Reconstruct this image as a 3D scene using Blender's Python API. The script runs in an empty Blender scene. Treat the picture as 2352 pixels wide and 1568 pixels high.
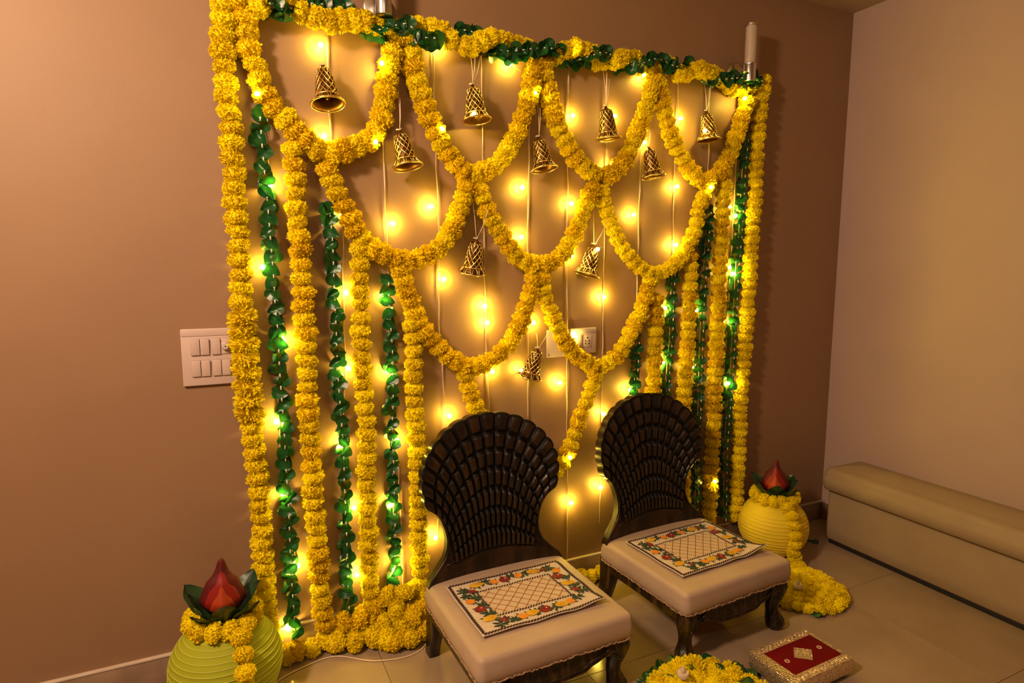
import bpy, bmesh, math, random
from math import pi, sin, cos, radians as R
from mathutils import Vector as V, Matrix, Quaternion, noise
random.seed(7)
rnd = random.random
def ru(a, b): return a + (b - a) * rnd()
SC = bpy.context.scene
C = SC.collection

# ------------------------------------------------------------------ camera
F_PX = 1400.0
CAM = V((0.0, -2.153, 1.35))
AX = V((0.9028, -0.4300, 0.0023)); AY = V((0.0498, 0.1099, 0.9927)); AF = V((0.4271, 0.8961, -0.1207))
AF.normalize(); AX = (AX - AF * AX.dot(AF)).normalized(); AY = AX.cross(AF)
cd = bpy.data.cameras.new('camera'); cam = bpy.data.objects.new('camera', cd); C.objects.link(cam)
m = Matrix.Identity(4)
for i in range(3):
    m[i][0], m[i][1], m[i][2], m[i][3] = AX[i], AY[i], -AF[i], CAM[i]
cam.matrix_world = m
cd.sensor_width = 36.0; cd.lens = F_PX / 2352 * 36.0; cd.clip_start = 0.02; cd.clip_end = 60
SC.camera = cam

# ------------------------------------------------------------------ world, lamps, exposure
w = bpy.data.worlds.new('world'); SC.world = w; w.use_nodes = True
w.node_tree.nodes['Background'].inputs[0].default_value = (1.0, .72, .5, 1)
w.node_tree.nodes['Background'].inputs[1].default_value = 0.012
def area(name, loc, target, size, power, col):
    l = bpy.data.lights.new(name, 'AREA'); l.shape = 'DISK'; l.size = size; l.energy = power; l.color = col
    o = bpy.data.objects.new(name, l); C.objects.link(o); o.location = loc
    o.rotation_euler = (V(target) - V(loc)).to_track_quat('-Z', 'Y').to_euler()
    return o
area('room_lamp', (-1.10, -1.45, 2.45), (0.9, -0.4, 0.7), 0.30, 46, (1.0, .66, .42))
area('overhead_fill', (0.1, -2.7, 2.55), (0.5, -0.9, 0.0), 0.5, 7, (1.0, .68, .45))  # added fill from overhead, not a known fixture of the room
SC.view_settings.view_transform = 'Standard'; SC.view_settings.look = 'None'
SC.view_settings.gamma = 1.0; SC.view_settings.use_curve_mapping = False
SC.view_settings.exposure = 0.55
BULB = 330.0
SC.cycles.use_denoising = True
SC.cycles.max_bounces = 6; SC.cycles.diffuse_bounces = 4; SC.cycles.glossy_bounces = 3
SC.cycles.transmission_bounces = 4; SC.cycles.sample_clamp_indirect = 4.0
SC.cycles.caustics_reflective = False; SC.cycles.caustics_refractive = False

# ------------------------------------------------------------------ where a pixel of the wall or the floor stands in the room
def ray(x, y): return AX * (x - 1176) - AY * (y - 784) + AF * F_PX
def W(x, y, off=0.0):
    d = ray(x, y); return CAM + d * ((-off - CAM.y) / d.y)
def FL(x, y, z=0.0):
    d = ray(x, y); return CAM + d * ((z - CAM.z) / d.z)

# ------------------------------------------------------------------ materials
def mat(name, col, rough=.6, metal=0.0, var=0.0, vscale=20.0, bump=0.0, bscale=60.0, trans=0.0, spec=.5, coat=0.0,
        sheen=0.0, col2=None, randvar=0.0, stretch=None, emit=None, estr=0.0, coord='Object', ramp=(.35, .65)):
    M = bpy.data.materials.new(name); M.use_nodes = True
    nt = M.node_tree; N = nt.nodes; L = nt.links
    b = N['Principled BSDF']; out = N['Material Output']
    b.inputs['Base Color'].default_value = (*col, 1); b.inputs['Roughness'].default_value = rough
    b.inputs['Metallic'].default_value = metal; b.inputs['Specular IOR Level'].default_value = spec
    b.inputs['Coat Weight'].default_value = coat; b.inputs['Sheen Weight'].default_value = sheen
    tc = N.new('ShaderNodeTexCoord'); src = tc.outputs[coord]
    if stretch:
        mp = N.new('ShaderNodeMapping'); mp.inputs['Scale'].default_value = stretch
        L.new(src, mp.inputs[0]); src = mp.outputs[0]
    colout = None
    if var > 0 or col2:
        n = N.new('ShaderNodeTexNoise'); n.inputs['Scale'].default_value = vscale; n.inputs['Detail'].default_value = 4
        L.new(src, n.inputs['Vector'])
        cr = N.new('ShaderNodeValToRGB'); cr.color_ramp.elements[0].position = ramp[0]; cr.color_ramp.elements[1].position = ramp[1]
        c2 = col2 if col2 else tuple(min(1, c * (1 + var)) for c in col)
        c1 = col if col2 else tuple(c * (1 - var) for c in col)
        cr.color_ramp.elements[0].color = (*c1, 1); cr.color_ramp.elements[1].color = (*c2, 1)
        L.new(n.outputs['Fac'], cr.inputs[0]); colout = cr.outputs[0]
        L.new(colout, b.inputs['Base Color'])
    if randvar > 0:
        oi = N.new('ShaderNodeObjectInfo'); hs = N.new('ShaderNodeHueSaturation')
        mr = N.new('ShaderNodeMapRange'); mr.inputs[3].default_value = .5 - .012 * randvar; mr.inputs[4].default_value = .5 + .008 * randvar
        L.new(oi.outputs['Random'], mr.inputs[0]); L.new(mr.outputs[0], hs.inputs['Hue'])
        mr2 = N.new('ShaderNodeMapRange'); mr2.inputs[3].default_value = 1 - .25 * randvar; mr2.inputs[4].default_value = 1 + .08 * randvar
        L.new(oi.outputs['Random'], mr2.inputs[0]); L.new(mr2.outputs[0], hs.inputs['Value'])
        if colout: L.new(colout, hs.inputs['Color'])
        else: hs.inputs['Color'].default_value = (*col, 1)
        L.new(hs.outputs[0], b.inputs['Base Color']); colout = hs.outputs[0]
    if bump > 0:
        n2 = N.new('ShaderNodeTexNoise'); n2.inputs['Scale'].default_value = bscale; n2.inputs['Detail'].default_value = 5
        L.new(src, n2.inputs['Vector'])
        bp = N.new('ShaderNodeBump'); bp.inputs['Strength'].default_value = bump; bp.inputs['Distance'].default_value = .004
        L.new(n2.outputs['Fac'], bp.inputs['Height']); L.new(bp.outputs[0], b.inputs['Normal'])
    if emit:
        b.inputs['Emission Color'].default_value = (*emit, 1); b.inputs['Emission Strength'].default_value = estr
    if trans > 0:
        t = N.new('ShaderNodeBsdfTranslucent'); mx = N.new('ShaderNodeMixShader'); mx.inputs[0].default_value = trans
        if colout: L.new(colout, t.inputs[0])
        else: t.inputs[0].default_value = (*col, 1)
        L.new(b.outputs[0], mx.inputs[1]); L.new(t.outputs[0], mx.inputs[2]); L.new(mx.outputs[0], out.inputs[0])
    return M

M = {}
M['paint'] = mat('tan_wall_paint', (.290, .172, .094), .55, var=.03, vscale=3, bump=.06, bscale=220)
M['paint_pink'] = mat('pale_wall_paint', (.47, .35, .30), .6, var=.02, vscale=3, bump=.04, bscale=200)
M['ceiling'] = mat('ceiling_paint', (.56, .46, .33), .8, var=.02, vscale=2)
M['tile'] = mat('vitrified_tile', (.31, .225, .145), .16, col2=(.36, .265, .175), vscale=5, bump=.015, bscale=14, spec=.5)
M['grout'] = mat('grout', (.22, .12, .05), .9, var=.1)
M['skirt'] = mat('skirting_tile', (.30, .21, .14), .3, var=.15, vscale=14)
M['skirt_top'] = mat('skirting_edge', (.62, .52, .42), .6, var=.05)
M['marigold'] = mat('marigold_yellow', (1.0, .79, .008), .85, var=.10, vscale=60, trans=.14, randvar=.6, spec=.15)
M['marigold_gold'] = mat('marigold_golden', (1.0, .735, .007), .85, var=.10, vscale=60, trans=.14, randvar=.8, spec=.15)
M['leaf'] = mat('plastic_leaf_green', (.007, .070, .018), .28, col2=(.013, .12, .026), vscale=30, trans=.22, randvar=.8, spec=.6, bump=.1, bscale=40)
M['stem'] = mat('white_plastic_stem', (.75, .72, .62), .5)
M['thread'] = mat('dark_thread', (.06, .04, .015), .8)
M['cable'] = mat('clear_cable', (.78, .62, .42), .35, spec=.6)
M['cord'] = mat('white_cord', (.82, .68, .5), .6)
M['bulb'] = mat('warm_led', (1, .8, .5), .4, emit=(1.0, .69, .075), estr=BULB)
M['cap'] = mat('led_cap', (.85, .8, .65), .4)
M['gold'] = mat('polished_gold_plastic', (1.0, .74, .27), .24, metal=1.0, var=.08, vscale=40)
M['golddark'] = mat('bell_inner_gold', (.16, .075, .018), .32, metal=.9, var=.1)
M['chrome'] = mat('brushed_steel', (.62, .58, .56), .28, metal=1.0, var=.05, stretch=(60, 60, 2), vscale=6)
M['opal'] = mat('opal_glass', (.62, .52, .42), .4, trans=.2, var=.04, vscale=30)
M['plate'] = mat('white_switch_plastic', (.58, .46, .42), .35, var=.01)
M['plate_edge'] = mat('switch_gap', (.26, .19, .16), .7)
M['hole'] = mat('socket_hole', (.01, .008, .005), .9)
M['wood'] = mat('dark_carved_wood', (.010, .005, .002), .36, col2=(.050, .023, .007), vscale=22, bump=.45, bscale=45, spec=.40, stretch=(1, 1, .35), ramp=(.45, .8), coat=.06)
M['groove_shade'] = mat('black_shade_in_grooves', (.0025, .0015, .001), .6, spec=.2)  # shade of the carved grooves put into the colour
M['woodleg'] = mat('dark_grained_wood', (.010, .005, .002), .36, col2=(.11, .055, .018), vscale=16, bump=.7, bscale=40, spec=.45, stretch=(3.5, 3.5, .45), ramp=(.48, .8), coat=.1)
M['cushion'] = mat('beige_rexine', (.42, .31, .235), .5, col2=(.46, .345, .265), vscale=6, bump=.10, bscale=90, spec=.35)
M['braid'] = mat('frayed_braid', (.34, .21, .12), .8, var=.5, vscale=120, bump=.5, bscale=200)
M['mat'] = mat('cream_cotton', (.60, .49, .40), .9, var=.05, vscale=60, bump=.2, bscale=500, sheen=.2)
M['mat_inner'] = mat('beige_print', (.58, .45, .33), .9)
M['p_line'] = mat('brown_print', (.30, .11, .02), .9)
M['p_rope'] = mat('charcoal_print', (.035, .012, .014), .9)
M['p_red'] = mat('pomegranate_print', (.15, .004, .007), .85, col2=(.24, .015, .012), vscale=60)
M['p_yel'] = mat('lemon_print', (.72, .42, .015), .85, col2=(.50, .26, .01), vscale=50)
M['p_org'] = mat('orange_print', (.66, .20, .010), .85, col2=(.74, .30, .02), vscale=50)
M['p_grn'] = mat('foliage_print', (.010, .022, .012), .85, col2=(.035, .075, .035), vscale=120)
M['p_white'] = mat('highlight_print', (.75, .62, .52), .85)
M['lan_l'] = mat('lime_paper', (.44, .50, .015), .75, var=.05, vscale=5, bump=.15, bscale=120, trans=.2)
M['lan_r'] = mat('yellow_paper', (.92, .72, .015), .75, var=.05, vscale=5, bump=.15, bscale=120, trans=.2)
M['rib_l'] = mat('lime_paper_rib', (.62, .66, .10), .6)
M['rib_r'] = mat('yellow_paper_rib', (.95, .78, .12), .6)
M['fl_dark'] = mat('maroon_felt', (.10, .003, .004), .6, var=.15, vscale=10)
M['fl_red'] = mat('red_felt', (.27, .008, .004), .6, var=.1, vscale=10)
M['fl_org'] = mat('orange_felt', (.44, .050, .005), .6, var=.1, vscale=10)
M['mango'] = mat('mango_leaf', (.010, .042, .018), .35, col2=(.03, .085, .03), vscale=9, bump=.2, bscale=20, spec=.5)
M['vein'] = mat('leaf_vein', (.08, .16, .06), .5)
M['bench'] = mat('beige_upholstery', (.34, .255, .145), .7, col2=(.36, .27, .155), vscale=8, bump=.12, bscale=300)
M['dark'] = mat('black_base', (.012, .01, .01), .7)
M['velvet'] = mat('red_velvet', (.14, .001, .003), .8, spec=.15, var=.08, vscale=40)
M['lace'] = mat('pale_lace', (.66, .42, .32), .8)
M['wax'] = mat('white_wax', (.85, .74, .62), .5, trans=.3)

def foil_mat():
    Mt = bpy.data.materials.new('embossed_foil'); Mt.use_nodes = True
    nt = Mt.node_tree; N = nt.nodes; L = nt.links; b = N['Principled BSDF']
    b.inputs['Metallic'].default_value = .85; b.inputs['Roughness'].default_value = .3
    tc = N.new('ShaderNodeTexCoord'); vo = N.new('ShaderNodeTexVoronoi'); vo.inputs['Scale'].default_value = 130
    n = N.new('ShaderNodeTexNoise'); n.inputs['Scale'].default_value = 160; n.inputs['Detail'].default_value = 3
    L.new(tc.outputs['Object'], vo.inputs['Vector']); L.new(tc.outputs['Object'], n.inputs['Vector'])
    mx = N.new('ShaderNodeMath'); mx.operation = 'ADD'; L.new(vo.outputs['Distance'], mx.inputs[0]); L.new(n.outputs['Fac'], mx.inputs[1])
    cr = N.new('ShaderNodeValToRGB'); cr.color_ramp.elements[0].position = .55; cr.color_ramp.elements[1].position = 1.1
    cr.color_ramp.elements[0].color = (.42, .29, .15, 1); cr.color_ramp.elements[1].color = (.95, .78, .56, 1)
    L.new(mx.outputs[0], cr.inputs[0]); L.new(cr.outputs[0], b.inputs['Base Color'])
    bp = N.new('ShaderNodeBump'); bp.inputs['Strength'].default_value = .8; bp.inputs['Distance'].default_value = .003
    L.new(mx.outputs[0], bp.inputs['Height']); L.new(bp.outputs[0], b.inputs['Normal'])
    return Mt
M['foil'] = foil_mat()

# ------------------------------------------------------------------ mesh helpers
class MB:
    def __init__(s): s.v = []; s.f = []; s.mi = []; s.cur = 0
    def add(s, vs, fs, mi=None):
        o = len(s.v); s.v += [tuple(p) for p in vs]; s.f += [tuple(i + o for i in f) for f in fs]
        s.mi += [s.cur if mi is None else mi] * len(fs)
    def mesh(s, name, mats, smooth=True):
        me = bpy.data.meshes.new(name); me.from_pydata(s.v, [], s.f)
        for mm in (mats if isinstance(mats, (list, tuple)) else [mats]): me.materials.append(mm)
        if max(s.mi, default=0) > 0: me.polygons.foreach_set('material_index', s.mi)
        if smooth:
            me.polygons.foreach_set('use_smooth', [True] * len(s.f))
        me.update(); return me
def link(name, me, parent=None, loc=(0, 0, 0), rot=None):
    o = bpy.data.objects.new(name, me); C.objects.link(o)
    if parent is not None: o.parent = parent
    o.location = loc
    if rot is not None:
        if isinstance(rot, Quaternion): o.rotation_mode = 'QUATERNION'; o.rotation_quaternion = rot
        else: o.rotation_euler = rot
    return o
def thing(name, label, cat, loc=(0, 0, 0), rz=0.0, group=None):
    o = bpy.data.objects.new(name, None); C.objects.link(o); o.empty_display_size = .05
    o.location = loc; o.rotation_euler = (0, 0, rz); o['label'] = label; o['category'] = cat
    if group: o['group'] = group
    return o
def sharp(me, ang=35):
    try: me.set_sharp_from_angle(angle=R(ang))
    except Exception: pass
    return me
def box_bm(x0, x1, y0, y1, z0, z1, bev=0.0, seg=2):
    bm = bmesh.new(); r = bmesh.ops.create_cube(bm, size=1)
    for v in bm.verts:
        v.co = V((x0 + (v.co.x + .5) * (x1 - x0), y0 + (v.co.y + .5) * (y1 - y0), z0 + (v.co.z + .5) * (z1 - z0)))
    if bev > 0: bmesh.ops.bevel(bm, geom=list(bm.edges), offset=bev, segments=seg, profile=.5, affect='EDGES')
    return bm
def box(name, a, mt, parent=None, bev=0.0, loc=(0, 0, 0), rot=None, seg=2):
    bm = box_bm(*a, bev=bev, seg=seg); me = bpy.data.meshes.new(name); bm.to_mesh(me); bm.free()
    me.materials.append(mt)
    if bev > 0:
        me.polygons.foreach_set('use_smooth', [True] * len(me.polygons)); sharp(me, 50)
    return link(name, me, parent, loc, rot)
def struct(o): o['kind'] = 'structure'; return o
def tube(mb, pts, r, n=6, closed=False, rfun=None):
    pts = [V(p) for p in pts]; k = len(pts); vs = []; fs = []
    up = None
    for i, p in enumerate(pts):
        a = pts[(i - 1) % k] if (closed or i > 0) else p; b = pts[(i + 1) % k] if (closed or i < k - 1) else p
        t = (b - a).normalized() if (b - a).length > 1e-9 else V((0, 0, 1))
        if up is None: up = t.orthogonal().normalized()
        up = (up - t * up.dot(t))
        up = up.normalized() if up.length > 1e-6 else t.orthogonal().normalized()
        s = t.cross(up); rr = rfun(i / (k - 1)) * r if rfun else r
        for j in range(n):
            an = 2 * pi * j / n; vs.append(p + (up * cos(an) + s * sin(an)) * rr)
    for i in range(k if closed else k - 1):
        for j in range(n):
            a = i * n + j; b = i * n + (j + 1) % n; c = ((i + 1) % k) * n + (j + 1) % n; d = ((i + 1) % k) * n + j
            fs.append((a, b, c, d))
    if not closed:
        fs.append(tuple(range(n - 1, -1, -1))); fs.append(tuple((k - 1) * n + j for j in range(n)))
    mb.add(vs, fs)
def lathe(mb, prof, n=32, c=(0, 0, 0), rf=None, close=True):
    vs = []; fs = []; k = len(prof)
    for i, (r, z) in enumerate(prof):
        for j in range(n):
            a = 2 * pi * j / n; rr = r * (rf(a, z) if rf else 1)
            vs.append((c[0] + rr * cos(a), c[1] + rr * sin(a), c[2] + z))
    for i in range(k - 1):
        for j in range(n):
            fs.append((i * n + j, i * n + (j + 1) % n, (i + 1) * n + (j + 1) % n, (i + 1) * n + j))
    if close:
        fs.append(tuple(range(n - 1, -1, -1))); fs.append(tuple((k - 1) * n + j for j in range(n)))
    mb.add(vs, fs)
def rrect(w, d, r, n=6):
    r = max(1e-4, min(r, w / 2 - 1e-4, d / 2 - 1e-4)); out = []
    for cx, cy, a0 in ((w / 2 - r, d / 2 - r, 0), (-w / 2 + r, d / 2 - r, pi / 2), (-w / 2 + r, -d / 2 + r, pi), (w / 2 - r, -d / 2 + r, 1.5 * pi)):
        for i in range(n + 1):
            a = a0 + pi / 2 * i / n; out.append((cx + r * cos(a), cy + r * sin(a)))
    return out
def rings(mb, rr, cap=True):
    n = len(rr[0]); vs = [p for r in rr for p in r]; fs = []
    for i in range(len(rr) - 1):
        for j in range(n):
            fs.append((i * n + j, i * n + (j + 1) % n, (i + 1) * n + (j + 1) % n, (i + 1) * n + j))
    if cap:
        fs.append(tuple(range(n - 1, -1, -1))); fs.append(tuple((len(rr) - 1) * n + j for j in range(n)))
    mb.add(vs, fs)
def pad(w, d, z0, z1, rc, rb, crown=.008, bulge=.004, n=8):
    """upholstered block: rounded corners, rounded top edge, slightly domed top"""
    mb = MB(); rr = []
    def ring(ins, z, disp=0.0):
        return [(x, y, z) for x, y in rrect(w - 2 * ins, d - 2 * ins, max(rc - ins, .002), n)]
    rr.append(ring(.006, z0)); rr.append(ring(0, z0 + .006))
    h = z1 - z0
    for t in (.3, .5, .7): rr.append(ring(-bulge * sin(pi * t), z0 + h * t * .8))
    for i in range(7):
        a = pi / 2 * i / 6; rr.append(ring(rb * (1 - cos(a)), z1 - rb + rb * sin(a)))
    for t in (.15, .3, .5, .7, .9, .97):
        rr.append(ring(rb + (min(w, d) / 2 - rb) * t, z1 + crown * sin(pi / 2 * t)))
    rings(mb, rr); return mb
def catmull(pts, step):
    pts = [V(p) for p in pts]; P = [pts[0] * 2 - pts[1]] + pts + [pts[-1] * 2 - pts[-2]]
    dense = []
    for i in range(1, len(P) - 2):
        for k in range(16):
            t = k / 16; a, b, c, d = P[i - 1], P[i], P[i + 1], P[i + 2]
            dense.append(.5 * ((2 * b) + (c - a) * t + (2 * a - 5 * b + 4 * c - d) * t * t + (3 * b - a - 3 * c + d) * t ** 3))
    dense.append(pts[-1])
    L = [0]
    for i in range(1, len(dense)): L.append(L[-1] + (dense[i] - dense[i - 1]).length)
    n = max(2, round(L[-1] / step)); out = []; j = 0
    for k in range(n + 1):
        s = L[-1] * k / n
        while j < len(L) - 2 and L[j + 1] < s: j += 1
        t = (s - L[j]) / max(1e-9, L[j + 1] - L[j]); out.append(dense[j].lerp(dense[j + 1], min(1, t)))
    return out
def blob(mb, r, c=(0, 0, 0), seg=12, rg=8, s=(1, 1, 1)):
    vs = []; fs = []
    for i in range(rg + 1):
        th = pi * i / rg
        for j in range(seg):
            a = 2 * pi * j / seg
            vs.append((c[0] + s[0] * r * sin(th) * cos(a), c[1] + s[1] * r * sin(th) * sin(a), c[2] + s[2] * r * cos(th)))
    for i in range(rg):
        for j in range(seg): fs.append((i * seg + j, (i + 1) * seg + j, (i + 1) * seg + (j + 1) % seg, i * seg + (j + 1) % seg))
    mb.add(vs, fs)

# ================================================================== THE ROOM
RX0, RX1, RY0, H = -1.7, 2.895, -4.2, 2.6
T = .12
struct(box('wall_back', (RX0 - T, RX1 + T, 0, T, -.05, H), M['paint']))
struct(box('wall_right', (RX1, RX1 + T, RY0, 0, -.05, H), M['paint_pink']))
struct(box('wall_left', (RX0 - T, RX0, RY0, 0, -.05, H), M['paint']))
struct(box('wall_front', (RX0 - T, RX1 + T, RY0 - T, RY0, -.05, H), M['paint']))
struct(box('ceiling', (RX0 - T, RX1 + T, RY0 - T, T, H, H + T), M['ceiling']))
fl = struct(box('floor', (RX0 - T, RX1 + T, RY0 - T, T, -.06, -.0035), M['grout']))
TS, G = .605, .0016
tile_cache = {}
ix0 = math.floor((RX0 - .44) / TS); iy = 0
for i in range(ix0, 5):
    x0 = .44 + i * TS; x1 = min(x0 + TS, RX1); x0 = max(x0, RX0)
    if x1 - x0 < .02: continue
    for j in range(8):
        y1 = min(.042 - j * TS, 0); y0 = max(.042 - (j + 1) * TS, RY0)
        if y1 - y0 < .02: continue
        key = (round(x1 - x0, 3), round(y1 - y0, 3)); wx, wy = key
        if key not in tile_cache:
            bm = box_bm(-wx / 2 + G / 2, wx / 2 - G / 2, -wy / 2 + G / 2, wy / 2 - G / 2, -.006, 0, bev=.0006, seg=1)
            me = bpy.data.meshes.new('tile'); bm.to_mesh(me); bm.free(); me.materials.append(M['tile']); tile_cache[key] = me
        link('tile', tile_cache[key], fl, ((x0 + x1) / 2, (y0 + y1) / 2, 0))
# skirting with a pale top edge
for nm, a, b in (('baseboard_back', (RX0, RX1, -.012, 0, 0, .094), (RX0, RX1, -.014, 0, .094, .101)),
                 ('baseboard_right', (RX1 - .012, RX1, RY0, -.012, 0, .094), (RX1 - .014, RX1, RY0, -.014, .094, .101)),
                 ('baseboard_left', (RX0, RX0 + .012, RY0, -.012, 0, .094), (RX0, RX0 + .014, RY0, -.014, .094, .101))):
    o = struct(box(nm, a, M['skirt'], bev=.001)); box('top_edge', b, M['skirt_top'], o, bev=.001)

# ================================================================== MARIGOLDS AND LEAVES (shared meshes)
def flower_mesh(k, mt, shag=0.0):
    random.seed(100 + k); mb = MB(); sz = .78
    seg, rg = 16, 10; r0 = .86
    vs = []; fs = []
    for i in range(rg + 1):
        th = pi * i / rg
        for j in range(seg):
            a = 2 * pi * j / seg; d = V((sin(th) * cos(a), sin(th) * sin(a), cos(th)))
            q = r0 * (1 + .22 * noise.noise(d * 3.2 + V((k * 7, 0, 0))))
            vs.append((d.x * q, d.y * q, d.z * q * sz))
    for i in range(rg):
        for j in range(seg): fs.append((i * seg + j, (i + 1) * seg + j, (i + 1) * seg + (j + 1) % seg, i * seg + (j + 1) % seg))
    mb.add(vs, fs)
    n = 430
    for i in range(n):
        z = 1 - 2 * (i + .5) / n; a = i * 2.39996 + ru(-.2, .2); s = math.sqrt(1 - z * z)
        d = V((s * cos(a), s * sin(a), z)); base = V((d.x, d.y, d.z * sz))
        nq = 1 + .18 * noise.noise(d * 3.2 + V((k * 7, 0, 0)))
        t = d.orthogonal().normalized(); t = Quaternion(d, ru(0, 2 * pi)) @ t; b = d.cross(t)
        wd = ru(.06, .11); ln = ru(.96, 1.10) + shag * ru(0, .35)
        o0 = base * .72 * nq; o1 = base * ln * nq
        vs = [o0 - t * wd * .6, o0 + t * wd * .6, o1 - t * wd + b * ru(-.07, .07), o1 * .95 + b * ru(-.05, .05), o1 + t * wd + b * ru(-.07, .07)]
        mb.add(vs, [(0, 3, 2), (0, 1, 3), (1, 4, 3)])
    me = mb.mesh('marigold', mt); return me
FM = {'y': [flower_mesh(k, M['marigold']) for k in range(5)],
      's': [flower_mesh(10 + k, M['marigold'], 1.0) for k in range(3)],
      'g': [flower_mesh(20 + k, M['marigold_gold'], .25) for k in range(5)]}
def leaf_mesh(k):
    """pointed plastic leaf, folded along its midrib and cupped"""
    random.seed(300 + k); mb = MB(); nu, nv = 8, 6
    fold = ru(.35, .9); curl = ru(.3, .9); tw = ru(-.7, .7)
    vs = []
    for i in range(nu + 1):
        u = i / nu; hw = .46 * (sin(pi * min(1, (u * .95 + .05)) ** .72) ** .8) * (1 - .12 * u)
        for j in range(nv + 1):
            s = 2 * j / nv - 1; x = s * hw
            p = V((x * cos(fold * .7), -abs(x) * fold + .04 * sin(9 * u + s * 2) - curl * .5 * (u - .5) ** 2, -u + .5))
            p = Quaternion((0, 0, 1), tw * (u - .5)) @ p
            vs.append(p)
    fs = [(i * (nv + 1) + j, i * (nv + 1) + j + 1, (i + 1) * (nv + 1) + j + 1, (i + 1) * (nv + 1) + j) for i in range(nu) for j in range(nv)]
    mb.add(vs, fs); return mb.mesh('leaf', M['leaf'])
LM = [leaf_mesh(k) for k in range(6)]
random.seed(11)
ALLF = []
def put_flowers(t, org, pts, r=.033, kind='y', jit=.003, shag_at=None, name='marigold', tilt=.35):
    for i, p in enumerate(pts):
        a = pts[max(0, i - 1)]; b = pts[min(len(pts) - 1, i + 1)]; tg = (b - a).normalized() if (b - a).length > 1e-6 else V((0, 0, 1))
        tg = (tg + V((ru(-tilt, tilt), ru(-tilt, tilt), ru(-tilt, tilt)))).normalized()
        q = V((0, 0, 1)).rotation_difference(tg) @ Quaternion((0, 0, 1), ru(0, 6.28))
        kd = kind
        if shag_at and shag_at(p): kd = 's'
        elif kind == 'm': kd = 'y' if rnd() < .5 else 'g'
        pp = p + V((ru(-jit, jit), ru(-jit, jit) * .6, ru(-jit, jit)))
        o = link(name, random.choice(FM[kd]), t, pp - org, q); s = r * ru(1.0, 1.15); o.scale = (s, s, s * ru(.92, 1.12))
        ALLF.append(pp)
def garland(label, pix, off=.041, r=.033, kind='y', step=.045, group=None, pts=None, shag_at=None, jit=.003, cat='garland', thread=True, name='marigold_garland'):
    P = catmull([W(x, y, off) for x, y in pix] if pts is None else pts, step)
    org = P[0].copy(); t = thing(name, label, cat, org, 0, group)
    put_flowers(t, org, P, r, kind, jit, shag_at)
    if thread:
        mb = MB(); tube(mb, [p - org for p in P], .0018, 5); link('thread', mb.mesh('thread', M['thread']), t)
    return t
def leaf_garland(label, pix, off=.03, step=.040, size=.047, group=None, pts=None, per=2):
    P = catmull([W(x, y, off) for x, y in pix] if pts is None else pts, step)
    org = P[0].copy(); t = thing('leaf_garland', label, 'garland', org, 0, group)
    for i, p in enumerate(P[:-1]):
        tg = (P[i + 1] - p).normalized()
        base = V((0, 0, -1)).rotation_difference(tg)
        a0 = ru(-.5, .5) + (pi if i % 2 else 0)
        for k in range(per):      # one leaf crosses the strand in front, the other sits behind it
            an = (ru(-.6, .6)) if k == 0 else ru(2.4, 3.9)
            lean = ru(.55, 1.35) * (1 if (i + k) % 2 else -1)
            q = Quaternion(tg, an) @ Quaternion((0, 1, 0), lean) @ base
            d = Quaternion(tg, an) @ V((0, -.009, 0))
            o = link('leaf', random.choice(LM), t, p - org + d + V((ru(-.004, .004), 0, ru(-.004, .004))), q); s = size * ru(1.0, 1.25); o.scale = (s, s, s)
    mb = MB()
    for i in range(len(P) - 1):
        a, b = P[i] - org, P[i + 1] - org; s = a.lerp(b, .30) + V((0, -.021, 0)); e = a.lerp(b, .60) + V((0, -.021, 0)); tube(mb, [s, e], .0024, 6)
    tube(mb, [p - org for p in P], .001, 4)
    link('stem', mb.mesh('stem', M['stem']), t)
    return t

GV = 'vertical marigold strands'; GS = 'marigold swags'; GL = 'green leaf strands'
# ---- vertical marigold strands
garland('longest yellow marigold strand at the far left edge of the backdrop, beside the switch plate',
        [(512, 12), (514, 100), (519, 200), (529, 290), (537, 400), (545, 540), (553, 640), (556, 720), (564, 850), (572, 930), (584, 1020), (592, 1100), (600, 1180), (604, 1290), (612, 1400), (622, 1470)],
        group=GV, shag_at=lambda p: .86 < p.z < 1.22, step=.0445)
garland('yellow marigold strand hanging second from the left, between two leaf strands',
        [(672, 345), (678, 420), (685, 530), (692, 620), (699, 720), (705, 830), (707, 920), (714, 1020), (721, 1150), (728, 1230), (732, 1310), (740, 1400), (746, 1432)], group=GV, kind='m', r=.032)
garland('yellow marigold strand hanging third from the left, from the end of a second-row swag',
        [(824, 575), (827, 640), (829, 720), (829, 800), (836, 900), (842, 1000), (842, 1100), (845, 1200), (848, 1300), (853, 1385)], group=GV, r=.031)
garland('yellow marigold strand hanging fourth from the left, just left of the front chair back',
        [(946, 745), (948, 800), (951, 880), (955, 960), (958, 1060), (961, 1180), (964, 1290), (962, 1365)], group=GV, r=.031, step=.047)
garland('outermost yellow marigold strand at the right edge of the backdrop, below the wall lamp',
        [(1756, 185), (1746, 240), (1742, 300), (1739, 350), (1735, 450), (1728, 530), (1722, 640), (1715, 740), (1708, 850), (1700, 950), (1697, 1050), (1692, 1120), (1688, 1185)], group=GV, r=.031, step=.042)
garland('golden marigold strand next inside the rightmost one, past the first-row swag end',
        [(1664, 400), (1660, 480), (1656, 560), (1651, 680), (1648, 770), (1641, 880), (1640, 960), (1635, 1050), (1631, 1120), (1628, 1195)], group=GV, r=.032, kind='m', step=.042)
garland('golden marigold strand that drops behind the right edge of the rear chair back',
        [(1586, 590), (1588, 640), (1582, 720), (1579, 800), (1573, 870), (1571, 930), (1570, 1030), (1570, 1120), (1568, 1190)], group=GV, r=.031, kind='m', step=.043)
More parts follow.
